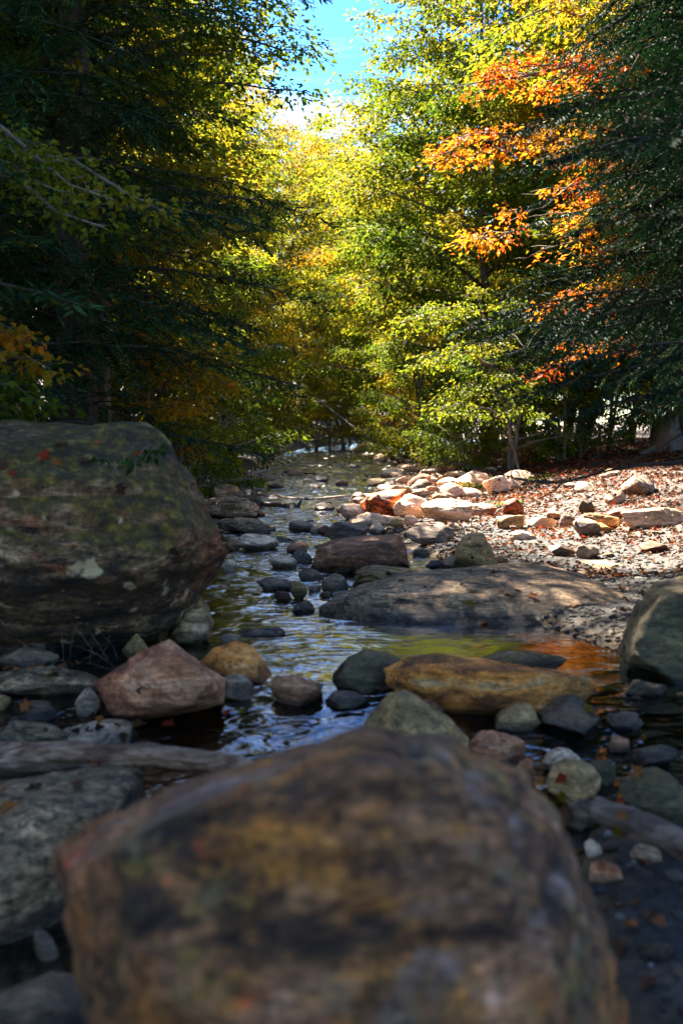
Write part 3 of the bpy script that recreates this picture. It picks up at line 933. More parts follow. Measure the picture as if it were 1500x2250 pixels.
# --- mid stream
R(515, 1378, 637, 1402, 'dark', 'flat black stone awash in midstream right of the mossy boulder', seed=60, depth=0.7)
R(478, 1390, 533, 1412, 'pale', 'thin pale stone lying flat beside the black awash stone', seed=61, depth=0.6)
R(600, 1296, 640, 1322, 'rust', 'reddish little stone left of the knobbly wood piece', seed=62)
R(638, 1272, 678, 1318, 'olive', 'knobbly yellow-brown stone standing in the stone cluster', seed=63, lay=0.06)
R(652, 1248, 712, 1276, 'grey', 'grey stone at the lower left corner of the brown block', seed=64)
R(702, 1260, 765, 1306, 'grey', 'rounded grey stone in the cluster below the brown block', seed=65, round_=0.6)
R(676, 1284, 708, 1302, 'pale', 'small flat pale stone in the cluster below the brown block', seed=66)
R(700, 1300, 730, 1316, 'brown', 'small brown stone in the cluster above the slab', seed=67)
R(720, 1296, 780, 1322, 'grey', 'low grey stone touching the left end of the slab', seed=68)
R(560, 1268, 650, 1300, 'grey', 'wet grey stone awash left of the stone cluster', seed=69, depth=0.7)
R(640, 1322, 700, 1348, 'dark', 'low triangular wet stone at the left tip of the slab', seed=70)
R(590, 1222, 652, 1252, 'pale', 'light rounded stone in the stream left of the brown block', seed=71, round_=0.6)
R(636, 1212, 688, 1240, 'grey', 'pale grey stone touching the left tip of the brown block', seed=72)
R(484, 1230, 520, 1256, 'pale', 'rounded pale stone at the right cheek of the mossy boulder', seed=73, round_=0.7)
R(628, 1194, 682, 1216, 'rust', 'brownish flat stone upstream of the brown block', seed=74)
R(510, 1178, 612, 1212, 'pale', 'light sloping rock in midstream behind the mossy boulder', seed=75, depth=0.7)
R(484, 1188, 528, 1212, 'brown', 'brown rock half hidden behind the mossy boulder', seed=76)
R(714, 1152, 812, 1198, 'dark', 'dark grey rounded rock just behind the brown block', seed=77, depth=0.7)
R(620, 1142, 700, 1170, 'grey', 'low wet grey rock in the blue riffle', seed=78)
R(696, 1154, 732, 1176, 'rust', 'orange-brown cobble left of the dark rounded rock', seed=79, round_=0.6)
R(680, 1158, 702, 1175, 'pale', 'small pale cobble beside the orange-brown cobble', seed=80, round_=0.6)
R(472, 1140, 606, 1174, 'slab', 'long flat grey rock in the water right of the mossy boulder', seed=81, depth=0.6)
R(432, 1098, 580, 1142, 'slab', 'smooth sloping grey bedrock at the left bank behind the mossy boulder', seed=82, depth=0.8, name='bedrock_slab', cat='slab')
R(452, 1068, 525, 1108, 'mossy', 'moss and leaf covered rock on the left bank beside the stump roots', seed=83)
R(484, 1097, 510, 1113, 'ochre', 'small orange stone on the left bank bedrock', seed=84, round_=0.6)
R(555, 1122, 582, 1136, 'brown', 'small brown stone at the tip of the left bank bedrock', seed=85)
R(465, 1068, 500, 1085, 'rust', 'pinkish rounded rock on top of the left bank', seed=86, lift=0.1)
R(690, 1106, 735, 1124, 'grey', 'grey stone in midstream above the amber shallows', seed=87)
R(738, 1112, 768, 1130, 'brown', 'small brown stone in the amber shallows', seed=88)
R(760, 1086, 815, 1112, 'grey', 'grey rock at the left foot of the orange-red boulder', seed=89)
R(775, 1090, 812, 1112, 'pale', 'pale rock leaning on the orange-red boulder', seed=90)
R(742, 1104, 808, 1145, 'pale', 'white triangular rock below left of the orange-red boulder', seed=91, depth=0.7)
R(766, 1128, 890, 1160, 'pale', 'long pale flat rock below the orange-red boulder', seed=92, depth=0.5)
R(808, 1150, 852, 1176, 'pale', 'pale pinkish stone behind the brown block', seed=93)
R(858, 1138, 890, 1160, 'olive', 'round yellowish stone at the right end of the long pale rock', seed=94, round_=0.7)
R(886, 1130, 918, 1156, 'pale', 'round whitish stone beside the yellowish stone', seed=95, round_=0.7)
R(862, 1092, 942, 1138, 'pale', 'large pinkish granite rock right of the orange-red boulder', seed=96, depth=0.7)
R(922, 1100, 1062, 1148, 'pale', 'long sunlit white block in the pale rock pile', seed=97, depth=0.6, round_=0.2)
R(1020, 1104, 1112, 1134, 'grey', 'grey slab tilted behind the long white block', seed=98, depth=0.6)
R(1105, 1100, 1158, 1132, 'red', 'dark rusty block at the right end of the pale rock pile', seed=99, round_=0.2)
R(945, 1078, 1002, 1108, 'grey', 'grey pointed rock behind the pale pile', seed=100)
R(900, 1072, 945, 1095, 'grey', 'flat grey stone right of the orange-red boulder, behind the granite', seed=101)
R(1000, 1040, 1075, 1078, 'pale', 'bright white rock at the top of the sunlit bar', seed=102, depth=0.8)
R(1060, 1050, 1130, 1085, 'pale', 'pale boulder under the bushes at the back of the bar', seed=103)
R(965, 1062, 1030, 1095, 'pale', 'sunlit flat white rock in the middle of the bar', seed=104)
R(905, 1150, 1000, 1170, 'pale', 'flat white stone at the front of the pale pile', seed=105, depth=0.5)
R(888, 1160, 1018, 1194, 'grey', 'long flat light grey slab in front of the pale pile', seed=106, depth=0.6)
R(1092, 1134, 1165, 1162, 'olive', 'low yellowish grey rock at the right of the pale pile', seed=107, depth=0.6)
R(1160, 1136, 1232, 1160, 'pale', 'flat cream stone on the leafy bar', seed=108, depth=0.6)
R(1225, 1132, 1268, 1158, 'grey', 'small rounded grey stone on the leafy bar', seed=109)
R(1262, 1132, 1362, 1168, 'olive', 'broad low grey-brown rock on the leafy bar', seed=110, depth=0.7)
R(1350, 1122, 1500, 1162, 'pale', 'white sloping boulder striped with shade near the right edge', seed=111, depth=0.6)
R(1258, 1146, 1322, 1178, 'grey', 'grey split rock in front of the broad low rock', seed=112)
R(1300, 1152, 1345, 1172, 'ochre', 'sunlit orange stone beside the split rock', seed=113)
R(1272, 1103, 1308, 1134, 'darkgreen', 'dark little boulder standing on the leaves', seed=114, depth=0.7)
R(1320, 1084, 1378, 1108, 'pale', 'pale low mound of rock among leaves on the far right bank', seed=115)
R(1330, 1120, 1395, 1140, 'brown', 'flat brown rock behind the white sloping boulder', seed=116)
R(1200, 1126, 1232, 1142, 'brown', 'dusky stone in the shaded leaves', seed=117)
R(1204, 1194, 1262, 1222, 'dark', 'dark layered stone on the wet gravel behind the slab', seed=118, lay=0.06)
R(1260, 1198, 1320, 1228, 'grey', 'grey flat stone on the gravel right of the dark layered stone', seed=119)
R(1395, 1190, 1470, 1216, 'brown', 'brown low rock in the leaves at right', seed=120)
R(1110, 1170, 1180, 1186, 'pale', 'thin pale stone lying on the gravel', seed=121, depth=0.5)
R(975, 1222, 1010, 1246, 'pale', 'small light stone leaning on the standing stone', seed=122)
R(905, 1206, 945, 1226, 'grey', 'wet grey stone right of the brown block', seed=123)
R(930, 1230, 985, 1252, 'dark', 'dark wet stone between the standing stone and the brown block', seed=124)
R(1085, 1222, 1112, 1242, 'rust', 'small reddish stone right of the standing stone', seed=125)
# --- far stream
R(770, 985, 842, 1008, 'pale', 'large white boulder far upstream at the bend', seed=130, depth=0.7, Y=41)
R(820, 1020, 862, 1036, 'pale', 'flat pale rock far upstream by the fallen branches', seed=131, Y=31)
R(650, 1030, 692, 1044, 'olive', 'low round rock in the far riffle on the left', seed=132)
R(690, 1048, 722, 1062, 'dark', 'dark rock breaking the far riffle', seed=133)
R(560, 1045, 605, 1068, 'dark', 'dark rock behind the upright stump', seed=134)
R(580, 1058, 630, 1074, 'slab', 'flat greenish rock right of the upright stump', seed=135)
R(870, 1048, 905, 1062, 'pale', 'pale stone at the far right edge of the riffle', seed=136)
R(735, 1058, 765, 1070, 'brown', 'brown stone in the far riffle', seed=137)

R(805, 1500, 870, 1522, 'dark', 'dark stone in the gap between the mottled rock and the pyramid rock', seed=140)

# --- small stones one can still tell apart, scattered through the riffles and the bar
rs = np.random.default_rng(77)
PEB = {}
for mt in ('grey', 'dark', 'brown', 'pale', 'rust', 'olive', 'slab'):
    PEB[mt] = []
    for q in range(3):
        v, f = poly_rock((1.0, rs.uniform(0.6, 0.95), rs.uniform(0.35, 0.6)), 900 + q + len(PEB) * 7, 3, nplanes=11, amt=0.1, round_=0.25)
        PEB[mt].append(mesh_np('river_stone', v, f, M[mt]))
WORD = {'grey': 'grey', 'dark': 'dark wet', 'brown': 'brown', 'pale': 'pale', 'rust': 'reddish', 'olive': 'yellowish', 'slab': 'greenish grey'}
ZONES = [  # number, y range, x offset from right bank edge (or fraction across the water), materials, size range, text, group
    (95, (18, 40), 'water', ('dark', 'grey', 'dark', 'brown', 'slab', 'pale'), (0.07, 0.26), 'flat stone breaking the water of the far riffle', 'stones scattered through the far riffle'),
    (34, (8.5, 18), 'water', ('dark', 'grey', 'brown', 'slab'), (0.05, 0.15), 'small stone awash in the middle riffle', 'stones scattered through the middle riffle'),
    (60, (12.5, 24), 'bar', ('pale', 'pale', 'grey', 'pale', 'olive', 'rust'), (0.08, 0.36), 'small stone on the sunlit bar', 'stones scattered over the sunlit bar'),
    (22, (7.6, 12), 'gravel', ('grey', 'dark', 'rust', 'slab'), (0.03, 0.09), 'little stone on the wet gravel behind the slab', 'stones scattered over the wet gravel'),
    (26, (2.2, 4.4), 'near', ('dark', 'grey', 'rust', 'olive', 'brown'), (0.02, 0.06), 'little stone in the wet leaves and gravel at lower right', 'little stones at lower right'),
    (14, (2.4, 4.4), 'nearleft', ('dark', 'grey', 'olive'), (0.02, 0.06), 'little stone in the shallows at lower left', 'little stones at lower left'),
]
SCAT = []
HERO = [(o.location.x, o.location.y, max(o.dimensions), o['label']) for o in COL.objects if o.get('label') and o.get('category') in ('rock', 'boulder', 'slab')]
for num, (ya, yb), where, mats, (s0, s1), text, grp in ZONES:
    for q in range(num):
        y = rs.uniform(ya, yb)
        xl_, xr_ = float(np.interp(y, _YS, _XL)), float(np.interp(y, _YS, _XR))
        x = {'water': lambda: rs.uniform(xl_ + 0.1, xr_ + 0.2), 'bar': lambda: xr_ + abs(rs.normal(0.2, 1.6)), 'gravel': lambda: xr_ + rs.uniform(0.1, 3.0),
             'near': lambda: rs.uniform(0.55, 1.6) * y / 3, 'nearleft': lambda: -rs.uniform(0.5, 1.1) * y / 3}[where]()
        mt = mats[rs.integers(len(mats))]
        s_ = s0 + (s1 - s0) * rs.random() ** 1.8
        z = float(GH(np.array([x]), np.array([y]))[0])
        zz = max(z, float(WL(y)) - 0.25 * s_) + 0.12 * s_
        o = link('river_stone', PEB[mt][rs.integers(3)], loc=(x, y, zz), cat='stone', group=grp)
        SCAT.append((o, WORD[mt], s_, x, y))
        o.scale = (s_, s_, s_ * rs.uniform(0.7, 1.2))
        o.rotation_euler = (rs.normal(0, 0.15), rs.normal(0, 0.15), rs.uniform(0, 6.28))

by = {}
for o, word, s_, x, y in SCAT:
    best = None
    for hx, hy, hd, hl in HERO:
        if len(hl.split()) > 9 and len(hl) > 62:
            continue
        du, dv = (x / y - hx / hy) * F, (CAM_H / y - CAM_H / hy) * F * 1.5
        dist = math.hypot(du, dv)
        if best is None or dist < best[0]:
            best = (dist, du, dv, hl)
    _, du, dv, hl = best
    side = ('left of' if du < 0 else 'right of') if abs(du) > abs(dv) else ('behind' if dv < 0 else 'in front of')
    size = 'tiny' if s_ < 0.045 else 'small' if s_ < 0.09 else 'middling' if s_ < 0.15 else 'larger'
    by.setdefault(size + ' ' + word + ' stone ' + side + ' the ' + hl, []).append((y, o))
for lab, lst in by.items():
    lst.sort(key=lambda q: q[0])
    m = len(lst)
    for i, (y, o) in enumerate(lst):
        pre = ''
        if m == 2:
            pre = ('nearer ', 'farther ')[i]
        elif m == 3:
            pre = ('nearest ', 'middle ', 'farthest ')[i]
        elif m > 3:
            pre = 'nearest ' if i == 0 else 'farthest ' if i == m - 1 else ('second nearest ', 'third nearest ', 'fourth nearest ', 'fifth nearest ', 'sixth nearest ')[min(i, 5) - 1]
        o['label'] = ' '.join((pre + lab).split()[:16])

def norm(v):
    return v / (np.linalg.norm(v, axis=-1, keepdims=True) + 1e-9)


def leaves(pos, dirs, nrm, ln, wd, fold=0.18, lobes=False):
    """Leaf blades: folded rhombs, or five-pointed lobed blades close to the lens."""
    dirs = norm(dirs)
    side = norm(np.cross(nrm, dirs))
    up = np.cross(dirs, side)
    ln = np.broadcast_to(ln, (len(pos),))[:, None]
    wd = np.broadcast_to(wd, (len(pos),))[:, None]
    if not lobes:
        a = pos
        b1 = pos + dirs * ln * 0.42 + side * wd * 0.5 + up * wd * fold
        c = pos + dirs * ln - up * ln * 0.12
        d = pos + dirs * ln * 0.42 - side * wd * 0.5 + up * wd * fold
        v = np.stack([a, b1, c, d], 1).reshape(-1, 3)
        k = np.arange(len(pos))[:, None] * 4
        f = np.concatenate([k + np.array([[0, 1, 2]]), k + np.array([[0, 2, 3]])], 1).reshape(-1, 3)
        return v, f, 2
    prof = [(0.0, 0.0), (0.12, 0.38), (0.38, 0.28), (0.55, 0.62), (0.68, 0.22), (1.0, 0.0), (0.68, -0.22), (0.55, -0.62), (0.38, -0.28), (0.12, -0.38)]
    vs = [pos + dirs * ln * x + side * wd * y + up * (abs(y) * wd * fold - x * x * ln * 0.15) for x, y in prof]
    v = np.stack([pos + dirs * ln * 0.4] + vs, 1).reshape(-1, 3)
    k = np.arange(len(pos))[:, None] * 11
    tri = []
    for i in range(10):
        tri.append(k + np.array([[0, 1 + i, 1 + (i + 1) % 10]]))
    return v, np.concatenate(tri, 1).reshape(-1, 3), 10



# ------------------------------------------------------------------ logs, stumps, branches
def log_mesh(name, pts, radii, mat, seed=0, sides=28, seg=60, rough=0.12, flatn=1.0):
    rng = np.random.default_rng(seed)
    pts = np.asarray(pts, float)
    t = np.linspace(0, len(pts) - 1, seg)
    c = np.stack([np.interp(t, np.arange(len(pts)), pts[:, k]) for k in range(3)], 1)
    for _ in range(3):
        c[1:-1] = (c[:-2] + 2 * c[1:-1] + c[2:]) / 4
    r = np.interp(t, np.linspace(0, len(pts) - 1, len(radii)), radii)
    r[0] *= 0.85
    r[-1] *= 0.85
    v, f = tube(c, r, sides)
    ax = v[:seg * sides].reshape(seg, sides, 3)
    d = ax - c[:, None, :]
    ang = np.arange(sides) / sides * 2 * math.pi
    q = np.stack([np.cos(ang)[None, :] * 2.2 + 0 * t[:, None], np.sin(ang)[None, :] * 2.2 + 0 * t[:, None], t[:, None] * 1.2 + 0 * ang[None, :]], -1)
    nz = 1 + rough * 1.6 * fbm(q, 4, seed) - rough * 0.8 * np.abs(fbm(q * np.array([3.0, 3.0, 0.6]), 3, seed + 9))
    ax = c[:, None, :] + d * nz[..., None]
    v[:seg * sides] = ax.reshape(-1, 3)
    return mesh_np(name, v, f, M[mat])


def log(name, pix, radii_px, mat, label, Ys, cat='log', seed=1, **kw):
    if Ys == 'water':                           # lies on the stream: the distance follows from where it touches
        Ys = [G(x, y + r * 0.6)[1] for (x, y), r in zip(pix, np.interp(np.arange(len(pix)), np.linspace(0, len(pix) - 1, len(radii_px)), radii_px))]
    pts = np.array([P(x, y, Y) for (x, y), Y in zip(pix, Ys)])
    rad = [rp / F * Y for rp, Y in zip(radii_px, Ys)]
    c = pts.mean(0)
    return link(name, log_mesh(name, pts - c, rad, mat, seed, **kw), loc=c, label=label, cat=cat)


log('driftwood_log', [(-140, 1680), (0, 1672), (160, 1664), (330, 1660), (480, 1676), (620, 1695)], [30, 33, 30, 27, 24, 10], 'driftwood',
    'long weathered grey driftwood log lying across the lower left', [3.25, 3.2, 3.1, 3.0, 2.9, 2.75], seed=3, rough=0.34, sides=48, seg=140)
log('driftwood_branch', [(1300, 1775), (1350, 1790), (1420, 1822), (1500, 1858), (1600, 1900)], [26, 30, 32, 34, 34], 'logbrown',
    'brown driftwood branch poking in from the right edge above the gravel', [2.75, 2.72, 2.66, 2.6, 2.5], cat='branch', seed=5, rough=0.2)
log('log', [(526, 1104), (560, 1107), (600, 1110), (634, 1113)], [6.5, 7, 6.5, 6], 'logred', 'straight red-brown log lying in the water below the stump', 'water', seed=7)
log('log', [(534, 1164), (560, 1163), (585, 1163), (604, 1163)], [6, 6.5, 6, 5], 'logbrown', 'short barky log resting on the long flat grey rock', [11.0, 10.95, 10.9, 10.85], seed=8, rough=0.25)
log('fallen_branch', [(560, 1040), (600, 1030), (640, 1022), (690, 1026)], [2.5, 2.2, 1.8, 1.2], 'twig', 'pale bare branch reaching over the water behind the stump', [20, 21, 22, 23], cat='branch', seed=9)
log('fallen_branch', [(500, 1085), (560, 1078), (630, 1077)], [2.5, 2, 1.2], 'twig', 'thin pale branch beside the stump roots, pointing right', 'water', cat='branch', seed=10)
log('fallen_tree', [(905, 1022), (870, 1003), (830, 975), (790, 950), (745, 915), (690, 872)], [5, 4.5, 3.6, 3, 2.4, 1.5], 'bark', 'thin fallen trunk leaning over the far stream from the right bank', [30, 31, 32, 33, 34, 35], cat='tree', seed=11)
log('fallen_branch', [(850, 1012), (880, 1028), (925, 1030)], [4, 4, 3], 'bark', 'fallen branch heaped at the right end of the far riffle', [31, 30, 30], cat='branch', seed=12)
log('fallen_branch', [(600, 1088), (640, 1096), (690, 1098), (760, 1090)], [3, 4, 4, 3], 'logbrown', 'dark waterlogged branch lying across the middle riffle', 'water', cat='branch', seed=13)

# the upright broken stump and the stump with roots on the left bank
st = link('tree_stump', None, loc=G(548, 1078) + np.array([0, 0, 0.02]), label='pale upright broken stump on the left bank', cat='stump')
k = 18.5 / F
link('stem', log_mesh('stem', np.array([[-0.02, 0, -0.25], [0.0, 0, 0.1], [0.05, 0, 0.32]]), [16 * k, 13 * k, 8 * k], 'stump', 21, rough=0.4), parent=st)
link('broken_top', log_mesh('broken_top', np.array([[0.03, 0, 0.27], [0.08, 0, 0.40]]), [6 * k, 1.2 * k], 'stump', 22, rough=0.5, seg=14, sides=12), parent=st)
link('broken_top', log_mesh('broken_top', np.array([[-0.02, 0.02, 0.2], [-0.04, 0.02, 0.33]]), [5 * k, 1.2 * k], 'stump', 23, rough=0.5, seg=14, sides=12), parent=st)
st = link('tree_stump', None, loc=G(548, 1112) + np.array([0, 0, 0.12]), label='reddish rooty stump lying on the left bank above the red-brown log', cat='stump')
k = 15.6 / F
v, f = poly_rock((28 * k, 24 * k, 18 * k), 25, 4, amt=0.16, lay=0.05)
link('root_ball', mesh_np('root_ball', v, f, M['stump']), parent=st)
rr_ = np.random.default_rng(4)
for i in range(9):
    a = -1.2 + i * 0.62
    e = np.array([math.cos(a) * 40 * k, -0.18 - 0.1 * rr_.random(), (math.sin(a) * 22 + 4) * k])
    mid = e * 0.55 + rr_.normal(0, 0.03, 3)
    link('root', log_mesh('root', [e * 0.1, mid, e], [4.5 * k, 3 * k, 1.4 * k], 'twig' if i % 2 else 'stump', 30 + i, sides=8, seg=14), parent=st)
# forked snag in midstream
sn = link('forked_snag', None, loc=G(656, 1116), label='little dark forked snag sticking out of the water', cat='snag')
k = 15.2 / F
link('prong', log_mesh('prong', [[-0.07, 0, -0.04], [0.0, 0, 0.03], [0.05, 0, 0.14]], [4 * k, 4 * k, 1 * k], 'bark_dark', 41, sides=10, seg=20), parent=sn)
link('prong', log_mesh('prong', [[-0.02, 0, 0.0], [-0.08, 0, 0.07]], [3 * k, 1 * k], 'bark_dark', 42, sides=10, seg=12), parent=sn)

# dry stems caught under the mossy boulder
rg = np.random.default_rng(9)
ds = link('dry_stems', None, loc=P(230, 1455, 4.35), label='tangle of dry stems caught under the mossy boulder', cat='twigs')
for i in range(16):
    a = rg.uniform(-1.3, 1.3)
    ln_ = rg.uniform(0.1, 0.32)
    s0 = np.array([rg.uniform(-0.2, 0.3), rg.uniform(-0.05, 0.1), rg.uniform(-0.02, 0.02)])
    e = s0 + np.array([math.sin(a) * ln_, rg.uniform(-0.1, 0.1), abs(math.cos(a)) * ln_ * 0.6])
    v, f = tube(np.array([s0, (s0 + e) / 2 + rg.normal(0, 0.012, 3), e]), [0.0018, 0.0014, 0.0008], 4)
    link('stem', mesh_np('stem', v, f, M['logbrown']), parent=ds)

# ------------------------------------------------------------------ fallen leaves, litter, gravel
bpy.context.view_layer.update()
dg = bpy.context.evaluated_depsgraph_get()


def leaf_blade(seed, ln):
    """One five-lobed blade, slightly cupped."""
    rng = np.random.default_rng(seed)
    prof = [(0.0, 0.0), (0.10, 0.42), (0.36, 0.25), (0.55, 0.60), (0.68, 0.22), (1.0, 0.0), (0.68, -0.22), (0.55, -0.60), (0.36, -0.25), (0.10, -0.42)]
    v = [(0.42 * ln, 0, 0.002)]
    for x, y in prof:
        v.append(((x - 0.0) * ln, y * ln * 0.9, abs(y) * ln * rng.uniform(0.1, 0.5) + rng.uniform(0, 0.06) * ln))
    v = np.array(v)
    v[:, 0] -= 0.45 * ln
    f = np.array([[0, 1 + i, 1 + (i + 1) % 10] for i in range(10)])
    return v, f


LEAFC = {'orange': 0.86, 'red': 1.0, 'yellow': 0.62, 'brown': 0.2, 'pink': 0.58}


def drop_leaf(px, py, colour, where, size=0.05, seed=0, upright=False):
    d = ray(px, py)
    ok, loc, nrm, _i, _o, _m = S.ray_cast(dg, Vector((0, 0, CAM_H)), Vector(d).normalized())
    if not ok:
        return
    rng = random.Random(seed)
    v, f = leaf_blade(seed, size)
    mat = 'leaf' if colour == 'yellow' else 'litter'
    tone = {'orange': 0.8, 'red': 0.97, 'yellow': 0.62, 'brown': 0.25, 'pink': 0.5}[colour]
    me = mesh_np('fallen_leaf', v, f, M[mat], smooth=False, attrs={'tone': ('FACE', np.full(len(f), tone))})
    o = link('fallen_leaf', me, loc=loc + nrm * 0.006, label=colour + ' fallen leaf ' + where, cat='leaf')
    q = nrm.to_track_quat('Z', 'Y').to_matrix().to_4x4() @ Matrix.Rotation(rng.uniform(0, 6.28), 4, 'Z') @ Matrix.Rotation(rng.uniform(-0.25, 0.25), 4, 'X')
    o.matrix_world = Matrix.Translation(o.location) @ q


for i, (x, y, c, wv_, s_) in enumerate([
        (1170, 1312, 'orange', 'lying in the middle of the bedrock slab', 0.07), (1032, 1328, 'yellow', 'on the lower part of the bedrock slab', 0.06),
        (1112, 1310, 'brown', 'left of the orange leaf on the bedrock slab', 0.04), (1016, 1287, 'brown', 'high on the left of the bedrock slab', 0.045),
        (1260, 1335, 'orange', 'at the gravel end of the bedrock slab', 0.06), (1064, 1372, 'orange', 'at the waterline of the bedrock slab', 0.06),
        (935, 1292, 'brown', 'at the far left of the bedrock slab', 0.04), (1100, 1300, 'red', 'beside the brown leaf on the bedrock slab', 0.035),
        (135, 980, 'pink', 'high on the mossy boulder, under its rim', 0.07), (100, 1003, 'red', 'on the upper left of the mossy boulder', 0.07),
        (214, 975, 'orange', 'near the top middle of the mossy boulder', 0.05), (306, 999, 'red', 'right of centre high on the mossy boulder', 0.05),
        (292, 1018, 'pink', 'above the dark hollow of the mossy boulder', 0.06), (190, 1014, 'pink', 'on the pale ledge of the mossy boulder', 0.05),
        (6, 1025, 'pink', 'at the far left edge of the mossy boulder', 0.06), (32, 1043, 'red', 'low on the left of the mossy boulder moss', 0.05),
        (336, 934, 'red', 'on the top right corner of the mossy boulder', 0.06), (265, 1075, 'brown', 'hanging on the face of the mossy boulder', 0.06),
        (126, 1016, 'orange', 'beside the red leaf on the mossy boulder', 0.05),
        (113, 1487, 'orange', 'on the grey shelf below the mossy boulder', 0.06), (175, 1460, 'orange', 'by the foot of the mossy boulder', 0.06),
        (60, 1552, 'orange', 'among the dark stones far left', 0.06), (306, 1597, 'orange', 'in the water under the rusty rock', 0.07),
        (370, 1595, 'red', 'in the wet litter under the rusty rock', 0.06), (500, 1568, 'red', 'under the orange streaked rock', 0.05),
        (535, 1565, 'yellow', 'beside the red leaf under the orange streaked rock', 0.05), (1290, 1558, 'yellow', 'on top of the glossy black rock', 0.06),
        (1303, 1570, 'orange', 'stuck on the right of the glossy black rock', 0.05), (1400, 1700, 'orange', 'in the leaves above the dark grey angular rock', 0.05),
        (1235, 1752, 'yellow', 'under the tan oblong cobble', 0.05), (1248, 1785, 'pink', 'on the gravel below the tan cobble', 0.05),
        (1360, 1825, 'yellow', 'on the gravel under the driftwood branch', 0.04), (1365, 1765, 'red', 'on top of the driftwood branch', 0.05),
        (853, 1260, 'pink', 'on the greenish layered rock', 0.05), (1365, 1795, 'orange', 'on the side of the driftwood branch', 0.035),
        (215, 1682, 'red', 'at the back edge of the tilted slab', 0.06), (75, 1736, 'brown', 'on the left of the tilted slab', 0.06), (170, 1730, 'pink', 'on the tilted grey-green slab', 0.045)]):
    drop_leaf(x, y, c, wv_, s_, 500 + i)

rl = np.random.default_rng(55)


def scatter_down(n, sampler):
    out = []
    for _ in range(n):
        x, y = sampler()
        ok, loc, nrm, _i, ob, _m = S.ray_cast(dg, Vector((x, y, 3.0)), Vector((0, 0, -1)), distance=6)
        if ok and not ob.name.startswith('fallen_leaf'):
            out.append((*loc, *nrm, 1.0 if ob.name == 'water' else 0.0 if ob.name == 'ground' else 0.3))
    return np.array(out)


def bar_xy():
    y = 7 + 30 * rl.random() ** 1.25
    xr_ = float(np.interp(y, _YS, _XR))
    return xr_ + abs(rl.normal(0.6 if y > 12 else 1.4, 4.0)) + (1.0 if y > 15 and rl.random() < 0.8 else 0), y


def clump(cx, cy, sx, sy):
    return lambda: (rl.normal(cx, sx), rl.normal(cy, sy))


pl = np.concatenate([scatter_down(42000, bar_xy), scatter_down(700, clump(1.45, 3.0, 0.45, 0.6)), scatter_down(500, clump(-1.9, 4.3, 0.6, 0.12)),
                     scatter_down(260, clump(-0.75, 3.75, 0.3, 0.06)), scatter_down(160, clump(-1.5, 2.75, 0.35, 0.25)), scatter_down(120, clump(1.0, 6.0, 0.5, 0.3))])
pl = pl[(pl[:, 6] == 0) | ((pl[:, 6] == 0.3) & (rl.random(len(pl)) < 0.12))]
drift = vnoise(np.stack([pl[:, 0] * 1.3, pl[:, 1] * 0.9, 0 * pl[:, 0]], -1), 91) + 0.6 * vnoise(pl[:, :3] * 4.0, 92)
pl = pl[(rl.random(len(pl)) < 0.4 + 0.6 * sstep(-0.35, 0.3, drift)) | (pl[:, 1] < 5)]
n = len(pl)
a = rl.uniform(0, 2 * math.pi, n)
pn = norm(pl[:, 3:6] + rl.normal(0, 0.28, (n, 3)))
dd = np.stack([np.cos(a), np.sin(a), 0 * a], -1)
dd = norm(dd - pn * (dd * pn).sum(1)[:, None])
far = sstep(8, 20, pl[:, 1])
ln_ = rl.uniform(0.022, 0.065, n) * (1 + 0.6 * far)
v, f, nf = leaves(pl[:, :3] + pl[:, 3:6] * (0.005 + 0.012 * rl.random((n, 1))), dd, pn, ln_, ln_ * 0.75, fold=0.35)
tone = np.clip(0.5 + 0.08 * far + rl.normal(0, 0.2, n) + 0.15 * vnoise(pl[:, :3] * 0.9, 93), 0, 1)
link('leaf_litter', mesh_np('leaf_litter', v, f, M['litter'], smooth=False, attrs={'tone': ('FACE', np.repeat(tone, nf))}),
     label='scattered fallen leaves covering the right bank', cat='fallen leaves', kind='stuff')

# gravel
b = NB('gravel_stones')
g = b.n('ShaderNodeNewGeometry')
col = b.ramp(g.outputs['Random Per Island'], [(0.0, (0.02, 0.02, 0.02)), (0.5, (0.05, 0.047, 0.044)), (0.75, (0.10, 0.068, 0.05)), (0.92, (0.15, 0.13, 0.115)), (1.0, (0.30, 0.27, 0.25))])
col = b.mix(b.attr('sunbar'), col, b.mix(1.0, col, (0.6, 0.5, 0.42), 'MULTIPLY'))
p = b.n('ShaderNodeBsdfPrincipled')
b.l(col, p.inputs['Base Color'])
p.inputs['Roughness'].default_value = 0.7
p.inputs['Specular IOR Level'].default_value = 0.2
b.l(p.outputs[0], b.out.inputs[0])
M['gravel'] = b.m


def beach_xy():
    y = 4.9 + 11 * rl.random() ** 1.5
    return float(np.interp(y, _YS, _XR)) + abs(rl.normal(0, 1.5)) - 0.1, y


def pile_xy():
    y = rl.uniform(12, 30)
    return float(np.interp(y, _YS, _XR)) + abs(rl.normal(0, 1.8)), y


